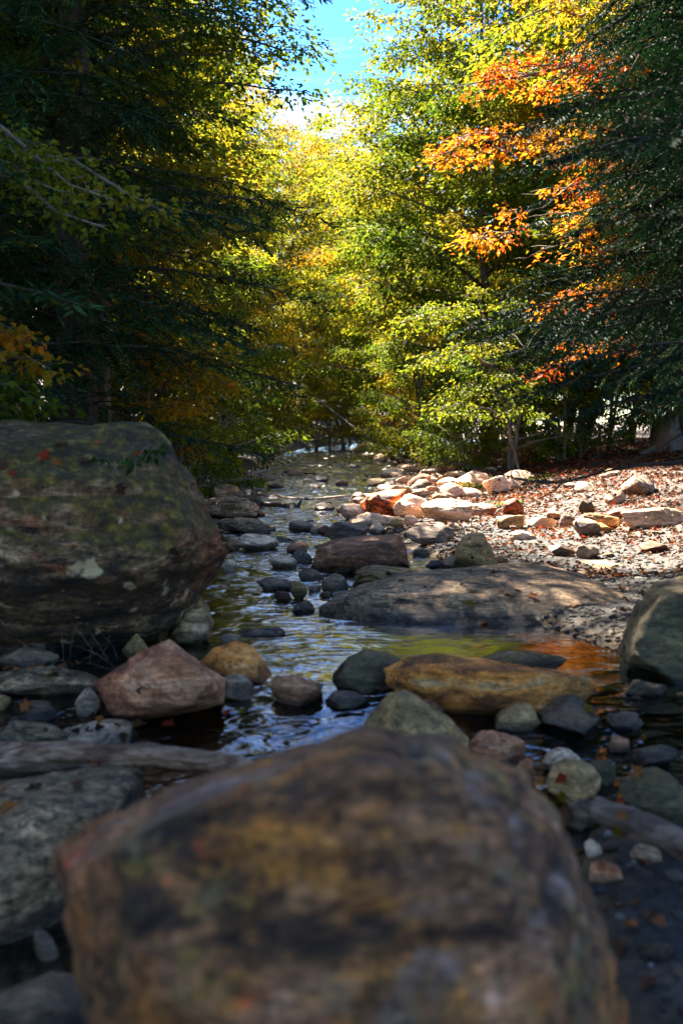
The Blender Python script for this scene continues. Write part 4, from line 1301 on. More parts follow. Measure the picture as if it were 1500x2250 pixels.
gp = np.concatenate([scatter_down(7000, beach_xy), scatter_down(1600, pile_xy), scatter_down(1600, clump(1.4, 2.8, 0.5, 0.6)), scatter_down(500, clump(-1.4, 3.9, 0.5, 0.35))])
gp = gp[(gp[:, 6] == 0) & (gp[:, 2] < WL(gp[:, 1]) + 0.55)]
n = len(gp)
dv, df = ico(1)
far = sstep(8, 20, gp[:, 1])
sz = rl.uniform(0.006, 0.017, n) * (1 + rl.random(n) ** 4) * (1 + 1.4 * far)
V = dv[None] * sz[:, None, None] * (1 + 0.13 * rl.normal(size=(n, 12, 1))) * np.array([1, 1, 0.6]) * np.clip(1 + 0.2 * rl.normal(size=(n, 1, 3)), 0.5, 1.6)
V = V + gp[:, None, :3]
Fc = df[None] + 12 * np.arange(n)[:, None, None]
link('gravel', mesh_np('gravel', V.reshape(-1, 3), Fc.reshape(-1, 3), M['gravel'], smooth=False, attrs={'sunbar': ('FACE', np.repeat(far, 20))}),
     label='loose dark and pale gravel between the rocks on the right', cat='gravel', kind='stuff')

# ------------------------------------------------------------------ foliage builders
def polyline(p0, az, el0, el1, length, n, rng, wander=0.12):
    pts = [np.array(p0, float)]
    for i in range(n):
        el = el0 + (el1 - el0) * i / max(1, n - 1) + rng.normal(0, 0.06)
        az += rng.normal(0, wander)
        d = np.array([math.cos(az) * math.cos(el), math.sin(az) * math.cos(el), math.sin(el)])
        pts.append(pts[-1] + d * length / n)
    return np.array(pts), az


def along(pts, t):
    x = t * (len(pts) - 1)
    i = np.minimum(x.astype(int), len(pts) - 2)
    fr = (x - i)[:, None]
    return pts[i] * (1 - fr) + pts[i + 1] * fr, norm(pts[i + 1] - pts[i])


class Foliage:
    def __init__(s, seed):
        s.rng = np.random.default_rng(seed)
        s.wood = []
        s.c, s.d, s.r, s.t = [], [], [], []

    def tube(s, pts, r0, r1, sides=5, wob=0.15):
        n = len(pts)
        rad = r0 + (r1 - r0) * np.linspace(0, 1, n) ** 0.8
        s.wood.append(tube(pts, rad, sides, wob, s.rng))

    def bough(s, pts, rad, reach, tone, spray=0.3, start=0.25, dens=5.0, twigs=True):
        """Side twigs in a flat fan along a limb, each carrying leaf sprays."""
        rng = s.rng
        length = np.linalg.norm(np.diff(pts, axis=0), axis=1).sum()
        n = max(4, int(length * (1 - start) * dens))
        ts = np.linspace(start, 0.98, n) + rng.normal(0, 0.01, n)
        ts = np.clip(ts, 0, 0.999)
        pos, dr = along(pts, ts)
        for i in range(n):
            sgn = 1 if i % 2 else -1
            h = norm(np.array([dr[i, 0], dr[i, 1], 0]))
            sd = np.array([-h[1], h[0], 0]) * sgn
            d0 = norm(h * rng.uniform(0.45, 1.0) + sd * rng.uniform(0.6, 1.0) + np.array([0, 0, rng.normal(0.0, 0.16)]))
            lt = reach * (1.05 - 0.75 * (ts[i] - start) / (1 - start)) * rng.uniform(0.6, 1.15)
            m = 4
            q = pos[i] + d0[None, :] * np.linspace(0, lt, m)[:, None]
            q[:, 2] -= 0.10 * lt * np.linspace(0, 1, m) ** 2
            q[1:-1] += rng.normal(0, 0.03 * lt, (m - 2, 3))
            if twigs:
                s.wood.append(tube(q, np.linspace(rad * 0.35, rad * 0.12, m), 3))
            k = max(2, int(lt / (spray * 0.75)))
            tt = np.linspace(0.3, 1.0, k) * 0.999
            cpos, cdr = along(q, tt)
            s.c.append(cpos + rng.normal(0, spray * 0.12, cpos.shape))
            s.d.append(cdr)
            s.r.append(np.full(k, spray) * rng.uniform(0.75, 1.2, k))
            s.t.append(np.full(k, tone) + rng.normal(0, 0.03, k))
        s.c.append(pts[-1:])
        s.d.append(dr[-1:])
        s.r.append(np.array([spray]))
        s.t.append(np.array([tone]))

    def leaf_mesh(s, name, mat, per=30, size=0.085, tonefn=None, lobes=False, gap=0.15, flat=0.16):
        rng = s.rng
        c, d, r, t = (np.concatenate(a) for a in (s.c, s.d, s.r, s.t))
        if gap:
            g = vnoise(c * 0.9, 77) * 0.5 + 0.5
            keep = g > gap
            c, d, r, t = c[keep], d[keep], r[keep], t[keep]
        n = len(c)
        k = rng.poisson(per, n)
        idx = np.repeat(np.arange(n), k)
        m = len(idx)
        a = rng.uniform(0, 2 * math.pi, m)
        q = np.sqrt(rng.random(m)) * r[idx]
        h = norm(np.stack([d[idx, 0], d[idx, 1], 0 * a], -1))
        sd = np.stack([-h[:, 1], h[:, 0], 0 * a], -1)
        off = h * (np.cos(a) * q)[:, None] * 1.15 + sd * (np.sin(a) * q)[:, None] * 0.9
        tilt = rng.normal(0, 0.22, n)[idx]
        off[:, 2] += tilt * q * np.sin(a) + rng.normal(0, 1, m) * flat * r[idx] - 0.35 * q ** 2 / r[idx]
        pos = c[idx] + off
        ldir = norm(off * np.array([1, 1, 0.4]) / (q[:, None] + 0.02) + h * 0.5 + rng.normal(0, 0.45, (m, 3)) + np.array([0, 0, -0.35]))
        nr = norm(rng.normal(0, 0.45, (m, 3)) + np.array([0, 0, 1.0]))
        ln = size * rng.uniform(0.65, 1.25, m)
        v, f, nf = leaves(pos, ldir, nr, ln, ln * (0.85 if lobes else 0.62), lobes=lobes)
        tone = t[idx] + rng.normal(0, 0.03, m)
        if tonefn is not None:
            tone = tone + tonefn(pos)
        return mesh_np(name, v, f, M[mat], smooth=False, attrs={'tone': ('FACE', np.repeat(np.clip(tone, 0, 1), nf))})

    def wood_mesh(s, name, mat):
        v, f = join(s.wood)
        return mesh_np(name, v, f, M[mat], smooth=True)


def tonenoise(amp, scale, seed):
    return lambda p: amp * fbm(p * scale, 3, seed)


def broadleaf(seed, H, R, hb, nl, tone=0.4, tnoise=0.26, size=0.1, per=26, stems=1, lean=0.0, bark='bark', trunk_r=None, spray=0.36, dens=4.0, gap=0.2, top_tone=0.1):
    fo = Foliage(seed)
    rng = fo.rng
    tr = trunk_r or H * 0.011 + 0.03
    for st in range(stems):
        az = rng.uniform(0, 6.28)
        ln_ = lean + (0.22 if stems > 1 else 0.03)
        base = np.array([math.cos(az), math.sin(az), 0]) * (0.12 * st)
        pts, _ = polyline(base, az, math.pi / 2 - ln_, math.pi / 2 - ln_ * 0.3, H * rng.uniform(0.9, 1.0), 9, rng, 0.2)
        pts[0, 2] -= 0.3
        fo.tube(pts, tr * (1.0 if stems == 1 else 0.7), tr * 0.1, 8)
        for i in range(max(5, nl // stems)):
            t = hb / H + (1 - hb / H) * (i + rng.random()) / max(5, nl // stems)
            t = min(t, 0.985)
            p, _d = along(pts, np.array([t]))
            u_ = (t - hb / H) / (1 - hb / H)
            prof = (math.sin(math.pi * min(1, 0.22 + 0.78 * u_)) ** 0.7) * 0.85 + 0.2
            length = R * prof * rng.uniform(0.7, 1.1)
            el0 = 0.35 + 0.6 * u_
            lp, _a = polyline(p[0], i * 2.399 + rng.normal(0, 0.3), el0, 0.05 + 0.3 * u_, length, 6, rng)
            r0 = tr * (1 - t) * 0.42 + 0.012
            fo.tube(lp, r0, 0.006, 5)
            fo.bough(lp, r0 * 0.6, length * 0.5, tone + top_tone * (u_ - 0.4) + rng.normal(0, 0.04), spray, 0.22, dens)
    return fo.wood_mesh('trunk', bark), fo.leaf_mesh('crown', 'leaf', per, size, tonenoise(tnoise, 0.7, seed), gap=gap)


def hemlock(seed, H, R, zmin=0.3, zmax=None, step=0.10, tw=0.05, tww=0.013, side=0.075, az_only=None, tone=0.35, trunk_r=None, tnoise=0.2, pitch=0.42):
    """Conifer with drooping flat sprays; every twiglet is a blade of needles."""
    rng = np.random.default_rng(seed)
    wood = []
    tr = trunk_r or 0.012 * H + 0.04
    tp, _ = polyline((0, 0, -0.3), 0.3, math.pi / 2 - 0.03, math.pi / 2, H + 0.3, 10, rng, 0.1)
    wood.append(tube(tp, np.linspace(tr, 0.015, len(tp)), 9, 0.1, rng))
    P_, D_, N_, T_ = [], [], [], []
    z = zmin
    i = 0
    zmax = zmax or H * 0.98
    while z < zmax:
        i += 1
        t = z / H
        az = i * 2.399 + rng.normal(0, 0.2)
        if az_only is not None:
            da = (az - az_only[0] + math.pi) % (2 * math.pi) - math.pi
            if abs(da) > az_only[1]:
                z += step
                continue
        Lb = (R * (1 - t) ** 0.75 + 0.15) * rng.uniform(0.65, 1.1)
        p, _d = along(tp, np.array([min(0.999, (z + 0.3) / (H + 0.3))]))
        bp, _a = polyline(p[0], az, 0.22 - 0.1 * (1 - t) + rng.normal(0, 0.08), -0.34, Lb, 9, rng, 0.15)
        r0 = 0.005 + 0.005 * Lb
        wood.append(tube(bp, np.linspace(r0, 0.003, len(bp)), 5, 0.1, rng))
        ns = max(6, int(Lb * 0.86 / side))
        ts = np.clip(np.linspace(0.07, 0.99, ns) + rng.normal(0, 0.01, ns), 0.02, 0.999)
        sp, sdir = along(bp, ts)
        hh_ = norm(sdir * np.array([1, 1, 0]))
        sg = np.where(np.arange(ns) % 2, 1.0, -1.0)[:, None]
        sd = np.stack([-hh_[:, 1], hh_[:, 0], 0 * sg[:, 0]], -1) * sg
        roll = rng.normal(0, 0.45)
        tdir = norm(sd * rng.uniform(0.7, 1.0, (ns, 1)) + hh_ * rng.uniform(0.6, 1.1, (ns, 1)) + np.stack([0 * ts, 0 * ts, roll * sg[:, 0] - 0.30 + rng.normal(0, 0.25, ns)], -1))
        shape = np.minimum(1.0, (1 - ts) * 1.6 + 0.12) * np.minimum(1, ts * 4 + 0.1)
        tl = np.minimum(0.62, 0.42 * Lb) * shape * rng.uniform(0.6, 1.15, ns) + 0.05
        nk = np.maximum(2, (tl / (tw * pitch)).astype(int))
        idx = np.repeat(np.arange(ns), nk)
        kk = np.concatenate([np.arange(n) / n for n in nk])
        s_ = tl[idx] * kk
        q = sp[idx] + tdir[idx] * s_[:, None]
        q[:, 2] -= 0.6 * s_ ** 2
        for j in range(0, ns, 5):
            e = sp[j] + tdir[j] * tl[j] * 0.95
            e[2] -= 0.6 * tl[j] ** 2
            mid = sp[j] + tdir[j] * tl[j] * 0.5
            mid[2] -= 0.08 * tl[j] ** 2
            wood.append(tube(np.array([sp[j], mid, e]), [0.004, 0.003, 0.0015], 3))
        for sgn in (1.0, -1.0):
            up = np.array([0, 0, 1.0])
            sx = norm(np.cross(up[None, :], tdir[idx])) * sgn
            m = len(idx)
            P_.append(q)
            D_.append(tdir[idx] * 0.75 + sx * 0.9 + rng.normal(0, 0.18, (m, 3)) + np.array([0, 0, -0.12]))
            N_.append(norm(rng.normal(0, 0.3, (m, 3)) + up))
            T_.append(np.full(m, tone + rng.normal(0, 0.06)) + 0.25 * kk)
        # needles sit close along the limb itself too
        nm_ = int(Lb / (tw * 0.25))
        q2, d2 = along(bp, np.clip(rng.random(nm_), 0.1, 0.999))
        P_.append(q2)
        D_.append(d2 * 0.6 + rng.normal(0, 0.7, (nm_, 3)))
        N_.append(norm(rng.normal(0, 0.6, (nm_, 3)) + np.array([0, 0, 1.0])))
        T_.append(np.full(nm_, tone))
        z += step * rng.uniform(0.6, 1.4)
    pos, dd, nn, tt = (np.concatenate(a) for a in (P_, D_, N_, T_))
    ln = tw * rng.uniform(0.7, 1.25, len(pos))
    v, f, nf = leaves(pos, dd, nn, ln, tww * ln / tw, fold=0.1)
    tt = tt + tnoise * fbm(pos * 0.9, 2, seed)
    wv, wf_ = join(wood)
    print('hemlock faces', len(f), len(wf_))
    return (mesh_np('trunk', wv, wf_, M['bark_dark']),
            mesh_np('crown', v, f, M['needle'], smooth=False, attrs={'tone': ('FACE', np.repeat(np.clip(tt, 0, 1), nf))}))


def plant(name, proto, X, Y, label, cat='tree', rot=0.0, sc=1.0, shift=0.0, group=None, z=None, tilt=(0, 0)):
    z = ground(X, Y) - 0.03 if z is None else z
    e = link(name, None, loc=(X, Y, z), label=label, cat=cat, group=group)
    e.rotation_euler = (tilt[0], tilt[1], rot)
    e.scale = (sc, sc, sc)
    e.empty_display_size = 0.2
    for me, nm in zip(proto, ('trunk', 'crown') if cat == 'tree' else ('stem', 'foliage')):
        o = link(nm, me, parent=e)
        o.color = (1, 1 - max(shift, 0), 1 - max(-shift, 0), 1)
    return e


# the tone shift of a single tree reaches its leaf material through the object colour
for k in ('leaf', 'needle'):
    tr_ = M[k].node_tree
    oi = tr_.nodes.new('ShaderNodeObjectInfo')
    sc_ = tr_.nodes.new('ShaderNodeSeparateColor')
    tr_.links.new(oi.outputs['Color'], sc_.inputs[0])
    sb = tr_.nodes.new('ShaderNodeMath')
    sb.operation = 'SUBTRACT'
    tr_.links.new(sc_.outputs[2], sb.inputs[0])
    tr_.links.new(sc_.outputs[1], sb.inputs[1])
    at = [n for n in tr_.nodes if n.type == 'ATTRIBUTE'][0]
    tgt = at.outputs['Fac'].links[0].to_socket
    ad = tr_.nodes.new('ShaderNodeMath')
    ad.operation = 'ADD'
    tr_.links.new(at.outputs['Fac'], ad.inputs[0])
    tr_.links.new(sb.outputs[0], ad.inputs[1])
    tr_.links.new(ad.outputs[0], tgt)

# ------------------------------------------------------------------ trees
MAP_A = broadleaf(101, 16, 4.6, 2.4, 42, size=0.13, per=32, gap=0.2, spray=0.42)
MAP_B = broadleaf(102, 15, 4.2, 2.0, 42, size=0.12, per=32, gap=0.22, spray=0.4)
MAP_C = broadleaf(103, 13, 4.4, 1.5, 40, size=0.13, per=32, gap=0.2, stems=2, spray=0.42)
SAP_A = broadleaf(111, 5.5, 2.2, 0.5, 22, size=0.10, per=26, spray=0.28, stems=2, gap=0.2, dens=4.5, bark='bark')
SAP_B = broadleaf(112, 4.2, 2.0, 0.3, 20, size=0.10, per=26, spray=0.26, stems=3, gap=0.2, dens=4.5)
SHR_A = broadleaf(121, 2.2, 1.5, 0.1, 18, size=0.085, per=22, spray=0.2, stems=4, gap=0.15, dens=5, trunk_r=0.025, bark='twig')
SHR_B = broadleaf(122, 1.5, 1.3, 0.05, 16, size=0.08, per=22, spray=0.18, stems=4, gap=0.12, dens=5, trunk_r=0.02, bark='twig')
HEM_A = hemlock(131, 15, 3.2, 1.6, step=0.085, tw=0.085, tww=0.02, side=0.09, pitch=0.36)
HEM_B = hemlock(132, 12, 2.8, 0.3, step=0.08, tw=0.085, tww=0.02, side=0.09, pitch=0.36)
HEM_N = hemlock(133, 13, 3.1, 1.7, zmax=6.0, step=0.03, tw=0.06, tww=0.015, side=0.062, pitch=0.36, az_only=(math.pi, 1.3), tone=0.25)

T = plant
# left bank, near: dark hemlocks
T('hemlock_tree', HEM_B, -3.15, 8.3, 'dark hemlock behind the mossy boulder at the left edge', rot=0.4)
T('hemlock_tree', HEM_A, -2.75, 10.6, 'tall dark hemlock with its bare trunk showing high on the left', rot=2.0)
T('hemlock_tree', HEM_B, -4.6, 11.5, 'dark hemlock filling the upper left corner', rot=1.0, sc=1.2)
T('hemlock_tree', HEM_A, -3.9, 14.2, 'hemlock between the left corner trees and the yellow-green maples', rot=4.0)
T('hemlock_tree', HEM_B, -3.2, 17.5, 'hemlock whose drooping boughs hang over the left bank', rot=5.2, sc=0.62)
T('hemlock_tree', HEM_A, -6.5, 16.5, 'hemlock in the deep shade far back on the left', rot=3.1)
# left bank, leafy
T('maple_tree', MAP_A, -4.4, 13.0, 'golden green maple rising through the hemlocks on the left', rot=1.2, sc=0.85, shift=0.05)
T('maple_tree', MAP_B, -3.7, 16.4, 'yellow-green maple left of the gap of sky', rot=0.5, sc=0.74, shift=0.06)
T('maple_tree', MAP_C, -4.2, 29.0, 'bright yellow maple over the left bank at mid distance', rot=2.2, sc=0.62, shift=0.14)
T('maple_tree', MAP_A, -6.0, 36.0, 'tall yellow maple beyond the left bank', rot=3.3, shift=0.06)
T('maple_tree', MAP_B, -4.6, 42.0, 'green-gold maple leaning to the river bend from the left', rot=4.0, shift=0.12)
T('maple_tree', MAP_C, -8.5, 24.0, 'green maple deep in the left woods', rot=5.0, sc=0.8)
T('maple_tree', MAP_A, -9.0, 32.0, 'maple at the back of the left woods', rot=0.1)
T('maple_sapling', SAP_A, -2.75, 13.6, 'orange-tinged young maple on the left bank above the mossy boulder', rot=0.9, sc=0.55, shift=0.20)
T('maple_sapling', SAP_B, -3.1, 20.0, 'green sapling arching over the left bank', rot=1.9, sc=0.8, shift=0.0)
T('maple_sapling', SAP_A, -3.0, 26.5, 'yellow-green sapling over the left edge of the far riffle', rot=2.9, sc=0.9, shift=0.04)
T('maple_sapling', SAP_B, -3.0, 34.0, 'light green sapling at the left of the far pool', rot=3.9, shift=0.06)
# right bank trees
T('maple_tree', MAP_B, 3.7, 25.5, 'slender green maple right of the gap of sky, with leaning pale stems', rot=1.0, sc=0.95, shift=-0.04)
T('maple_tree', MAP_A, 4.3, 28.5, 'tall green maple with the highest crown right of the sky', rot=2.6, sc=1.05, shift=0.04)
T('maple_tree', MAP_C, 5.6, 24.0, 'yellowing maple behind the orange boughs', rot=3.9, shift=0.10)
T('maple_tree', MAP_A, 8.2, 26.0, 'gold and orange maple behind the near hemlock', rot=5.0, shift=0.22)
T('maple_tree', MAP_B, 10.5, 31.0, 'orange-gold maple far behind the right bank', rot=0.3, shift=0.25)
T('maple_tree', MAP_C, 3.6, 37.0, 'light green maple right of the river bend', rot=1.4, shift=0.04)
T('maple_tree', MAP_B, 6.8, 38.0, 'yellow-green maple at the back of the right bank', rot=2.2, shift=0.08)
T('maple_tree', MAP_A, 2.6, 47.0, 'bright maple closing the river bend from the right', rot=2.0, sc=0.9, shift=0.06)
T('maple_sapling', SAP_A, 3.3, 19.8, 'bright green beech sapling above the pale rock bar', rot=0.2, sc=0.75, shift=-0.05)
T('maple_sapling', SAP_B, 4.7, 21.5, 'yellow-green sapling behind the leafy bar', rot=1.2, sc=0.85, shift=0.0)
T('maple_sapling', SAP_A, 2.2, 23.5, 'low spreading sapling at the right edge of the far riffle', rot=2.2, sc=0.7, shift=-0.02)
T('maple_sapling', SAP_B, 2.3, 29.5, 'yellow sapling hanging over the far right bank', rot=3.2, sc=0.9, shift=0.10)
T('maple_sapling', SAP_A, 6.4, 24.0, 'green sapling left of the pale tree trunk', rot=4.2, sc=0.8, shift=0.0)
T('maple_sapling', SAP_B, 8.6, 25.0, 'golden sapling right of the pale tree trunk', rot=5.2, sc=0.9, shift=0.12)
# far end of the river
T('maple_tree', MAP_C, -1.6, 56.0, 'pale yellow tree straight ahead where the river bends', rot=0.6, sc=1.4, shift=0.08)
T('maple_tree', MAP_B, 1.8, 62.0, 'pale green tree at the far end of the corridor', rot=1.7, sc=1.2, shift=0.1)
T('maple_tree', MAP_A, -6.0, 54.0, 'tall golden tree at the far left of the bend', rot=2.7, shift=0.1)
T('maple_tree', MAP_C, 6.5, 58.0, 'golden tree far behind the right bank trees', rot=3.7, sc=1.05, shift=0.12)
T('maple_tree', MAP_A, -1.0, 74.0, 'farthest pale tree seen down the river', rot=4.7, sc=0.85, shift=0.06)
T('maple_sapling', SAP_A, -0.6, 51.0, 'bright low foliage where the river disappears', rot=1.1, sc=0.95, shift=0.1)
T('maple_sapling', SAP_B, 1.5, 53.0, 'low golden foliage right of where the river disappears', rot=2.1, sc=1.1, shift=0.13)
T('maple_sapling', SAP_B, -2.6, 49.0, 'low yellow-green foliage left of the far pool', rot=3.1, sc=1.1, shift=0.07)
# shrubs
T('shrub', SHR_A, -2.75, 15.5, 'green shrub on the left bank behind the mossy boulder', 'shrub', rot=0.1, shift=0.0)
T('shrub', SHR_B, -2.6, 18.8, 'low leafy shrub leaning to the stump on the left bank', 'shrub', rot=1.1, shift=0.03)
T('shrub', SHR_A, -2.7, 22.5, 'yellow-green shrub on the left bank by the upright stump', 'shrub', rot=2.1, shift=0.05)
T('shrub', SHR_B, -2.5, 28.0, 'shrub hanging over the left edge of the far riffle', 'shrub', rot=3.1, sc=1.2, shift=0.06)
T('shrub', SHR_A, -2.6, 38.0, 'leafy shrub left of the far amber pool', 'shrub', rot=4.1, shift=0.08)
T('shrub', SHR_A, 1.7, 24.5, 'bright green shrub at the end of the pale rock bar', 'shrub', rot=0.5, sc=0.8, shift=0.03)
T('shrub', SHR_B, 2.6, 20.6, 'low green shrub behind the pale rocks', 'shrub', rot=1.5, sc=0.9, shift=0.0)
T('shrub', SHR_A, 3.9, 22.5, 'bushy yellow-green shrub at the back of the bar', 'shrub', rot=2.5, sc=0.9, shift=0.05)
T('shrub', SHR_B, 5.3, 22.0, 'low bush at the edge of the leaf litter', 'shrub', rot=3.5, sc=1.0, shift=0.06)
T('shrub', SHR_A, 2.0, 33.0, 'golden shrub over the fallen trunk far upstream', 'shrub', rot=4.5, shift=0.11)
# canopy on the near left and behind, out of the picture, that keeps the foreground in shade
T('hemlock_tree', HEM_A, -4.4, 5.4, 'unseen hemlock added for shade just outside the left edge beside the mossy boulder', rot=0.7)
T('hemlock_tree', HEM_B, -6.5, 8.5, 'unseen hemlock added for shade outside the left edge farther back', rot=0.9, sc=1.3)
T('maple_tree', MAP_A, -5.5, 2.5, 'unseen maple added for shade outside the left edge nearest the viewer', rot=1.7)
# right: near hemlock and its neighbours
T('hemlock_tree', HEM_N, 3.35, 6.4, 'near hemlock whose blurred dark boughs fill the right edge', rot=0.0, shift=-0.2)
T('hemlock_tree', HEM_B, 5.2, 9.6, 'second dark hemlock behind the near one on the right', rot=1.2)
T('hemlock_tree', HEM_A, 6.6, 14.0, 'tall hemlock at the upper right behind the orange boughs', rot=2.5)

T('hemlock_tree', HEM_N, 2.75, 4.5, 'nearest blurred hemlock, its boughs dark at the upper right corner', rot=0.2, sc=0.78, shift=-0.25)
# more of the woods behind, so that the forest is deep
rb = np.random.default_rng(8)
BACK = [
    (12.5, 20, 'gold maple behind the right end of the leafy bank'), (14.5, 27, 'broad maple far back on the right'), (12.5, 37, 'maple in the second row behind the right bank'),
    (17.5, 34, 'maple in the deep right woods'), (10.5, 46, 'golden maple deep behind the orange-gold one'), (17, 48, 'maple on the far right rise'), (22, 42, 'outermost maple on the right rise'),
    (4.8, 50, 'maple just right of the bend, behind the bright one'), (12, 62, 'maple on the right rise beyond the bend'), (-12.5, 40, 'maple on the left slope far back'),
    (-8.5, 47, 'maple on the left slope toward the bend'), (-14, 28, 'outer maple in the left woods'), (-11, 20, 'inner maple in the left woods'), (-12, 60, 'maple on the far left slope beyond the bend'),
    (4.5, 72, 'maple on the far rise right of the farthest pale tree'), (-7, 76, 'maple on the far rise left of the farthest pale tree'), (10, 80, 'distant maple high on the rise right of the bend'),
]
for i, (x, y, lab) in enumerate(BACK):
    T('maple_tree', (MAP_A, MAP_B, MAP_C)[i % 3], x, y, lab, rot=rb.uniform(0, 6), sc=rb.uniform(0.85, 1.05), shift=rb.uniform(0.0, 0.18) if x > 0 else 0.05)
LOW = [
    (7.2, 21.5, 'yellow-green undergrowth behind the leafy bank by the pale trunk'), (10.5, 22, 'undergrowth at the right edge behind the leaves'), (5.8, 27, 'green undergrowth behind the low bush'),
    (9.5, 28, 'undergrowth between the golden saplings'), (13, 25, 'undergrowth at the far right'), (4.0, 32, 'light undergrowth behind the yellow sapling'), (7.5, 34, 'undergrowth deep on the right'),
    (12, 33, 'undergrowth on the right rise'), (3.4, 41, 'undergrowth right of the far pool'), (-4.5, 24, 'undergrowth on the left slope'), (-5.0, 31, 'undergrowth far up the left slope'),
    (-4.4, 18.5, 'undergrowth under the left hemlocks'), (-6.5, 21, 'undergrowth in the left shade'), (-4.8, 38, 'undergrowth above the far pool on the left'), (0.6, 58, 'undergrowth at the bend, straight ahead'),
    (4.5, 56, 'undergrowth at the bend, right'), (-4.5, 57, 'undergrowth at the bend, left'), (-0.2, 66, 'thicket beyond the bend'), (3.4, 66, 'thicket beyond the bend at right'),
]
for i, (x, y, lab) in enumerate(LOW):
    T('maple_sapling', (SAP_A, SAP_B)[i % 2], x, y, lab, rot=rb.uniform(0, 6), sc=rb.uniform(0.75, 1.15), shift=rb.uniform(0.0, 0.12))

# ------------------------------------------------------------------ single boughs that stand out
def hero_tree(name, cat, label, boughs, base, trunk_h, trunk_r, bark, size, per, spray, seed, lobes=False, dens=6, mat='leaf', reach=0.45, gap=0.0, lean=(0, 0), tn=0.06):
    """A tree known by its boughs: each runs from the trunk to a tip; [(tip, height on trunk, tone, reach)]."""
    fo = Foliage(seed)
    rng = fo.rng
    base = np.array(base, float)
    tp = np.array([[lean[0] * t, lean[1] * t, -0.3 + (trunk_h + 0.3) * t] for t in np.linspace(0, 1, 9)]) + rng.normal(0, 0.015, (9, 3)) * trunk_h * 0.3
    fo.tube(tp, trunk_r, trunk_r * 0.25, 10)
    for tip, h0, tone, rch in boughs:
        e = np.array(tip) - base
        s0, _ = along(tp, np.array([min(0.99, (h0 + 0.3) / (trunk_h + 0.3))]))
        s0 = s0[0]
        ts = np.linspace(0, 1, 8)[:, None]
        pts = s0 + (e - s0) * ts
        L_ = np.linalg.norm(e - s0)
        pts[:, 2] += np.sin(ts[:, 0] * math.pi) * 0.10 * L_
        pts[1:-1] += rng.normal(0, 0.02 * L_, (6, 3))
        fo.tube(pts, 0.012 + 0.012 * L_, 0.004, 6)
        fo.bough(pts, 0.008 + 0.006 * L_, rch, tone, spray, 0.35, dens)
    e = link(name, None, loc=base, label=label, cat=cat)
    link('trunk', fo.wood_mesh('trunk', bark), parent=e)
    o = link('crown', fo.leaf_mesh('crown', mat, per, size, tonenoise(tn, 1.1, seed), lobes=lobes, gap=gap), parent=e)
    o.color = (1, 1, 1, 1)
    return e


def base_at(x, y):
    return (x, y, ground(x, y))


hero_tree('maple_tree', 'tree', 'orange-leaved maple whose bright boughs reach in front of the green trees on the right',
          [(P(985, 190, 15.5), 5.6, 0.88, 1.2), (P(1080, 165, 16.0), 5.8, 0.84, 1.3), (P(1200, 130, 16.0), 6.2, 0.66, 1.2), (P(975, 345, 15.0), 4.6, 0.86, 1.1), (P(1060, 330, 15.2), 4.6, 0.84, 1.2), (P(1130, 290, 15.5), 5.0, 0.82, 1.2),
           (P(1190, 340, 16.0), 4.8, 0.62, 1.2), (P(1032, 530, 15.0), 3.5, 0.83, 1.1), (P(1120, 470, 15.2), 4.0, 0.80, 1.2), (P(1200, 520, 15.5), 3.8, 0.56, 1.2),
           (P(1150, 570, 16), 3.2, 0.72, 0.9), (P(1170, 700, 16), 2.6, 0.80, 0.7), (P(1190, 815, 16), 1.8, 0.86, 0.6), (P(1290, 640, 16), 2.8, 0.6, 1.0), (P(1330, 450, 16), 4.2, 0.58, 1.2), (P(1400, 250, 16.5), 5.6, 0.6, 1.3), (P(1300, 90, 16.5), 6.6, 0.7, 1.3),
           (P(1150, 40, 16.5), 7.0, 0.6, 1.3), (P(1040, 60, 16.5), 7.0, 0.62, 1.2)],
          base_at(6.4, 17.5), 9.5, 0.16, 'bark', 0.085, 26, 0.27, 301, dens=3.6, tn=0.34, gap=0.32)
hero_tree('beech_tree', 'tree', 'slender beech at the far left with one drooping yellow-green spray in the shade',
          [(P(360, 465, 5.6), 2.5, 0.50, 0.25), (P(250, 440, 5.5), 2.6, 0.48, 0.28), (P(130, 420, 5.6), 2.5, 0.46, 0.3), (P(60, 360, 5.7), 2.7, 0.34, 0.25), (P(230, 500, 5.4), 2.3, 0.36, 0.25)],
          base_at(-2.9, 6.6), 4.6, 0.05, 'bark_pale', 0.05, 12, 0.14, 302, lobes=False, dens=9)
hero_tree('maple_sapling', 'tree', 'young maple at the left edge above the mossy boulder, green leaves turning orange',
          [(P(110, 810, 5.9), 1.35, 0.62, 0.3), (P(60, 750, 5.9), 1.45, 0.72, 0.3), (P(20, 720, 6.0), 1.55, 0.70, 0.3), (P(95, 890, 5.8), 1.2, 0.30, 0.32), (P(40, 860, 5.8), 1.25, 0.28, 0.35), (P(10, 920, 5.8), 1.15, 0.25, 0.3), (P(60, 930, 5.9), 1.1, 0.27, 0.28)],
          base_at(-2.7, 6.3), 2.4, 0.025, 'bark', 0.055, 10, 0.14, 303, lobes=True, dens=9)
hero_tree('cherry_tree', 'tree', 'dark-leaved tree whose bough overhangs into the blue gap of sky from the left',
          [(P(695, 110, 12.0), 5.2, 0.30, 0.8), (P(640, 60, 12.0), 5.6, 0.32, 0.9), (P(560, 20, 12.2), 5.9, 0.5, 0.9), (P(590, 130, 12), 5.0, 0.34, 0.9), (P(620, 20, 12.4), 6.2, 0.4, 0.9), (P(500, 90, 12.2), 5.2, 0.55, 0.9), (P(660, 200, 12), 4.6, 0.22, 0.6)],
          base_at(-3.0, 12.6), 7.2, 0.12, 'bark', 0.075, 17, 0.24, 304, dens=6)
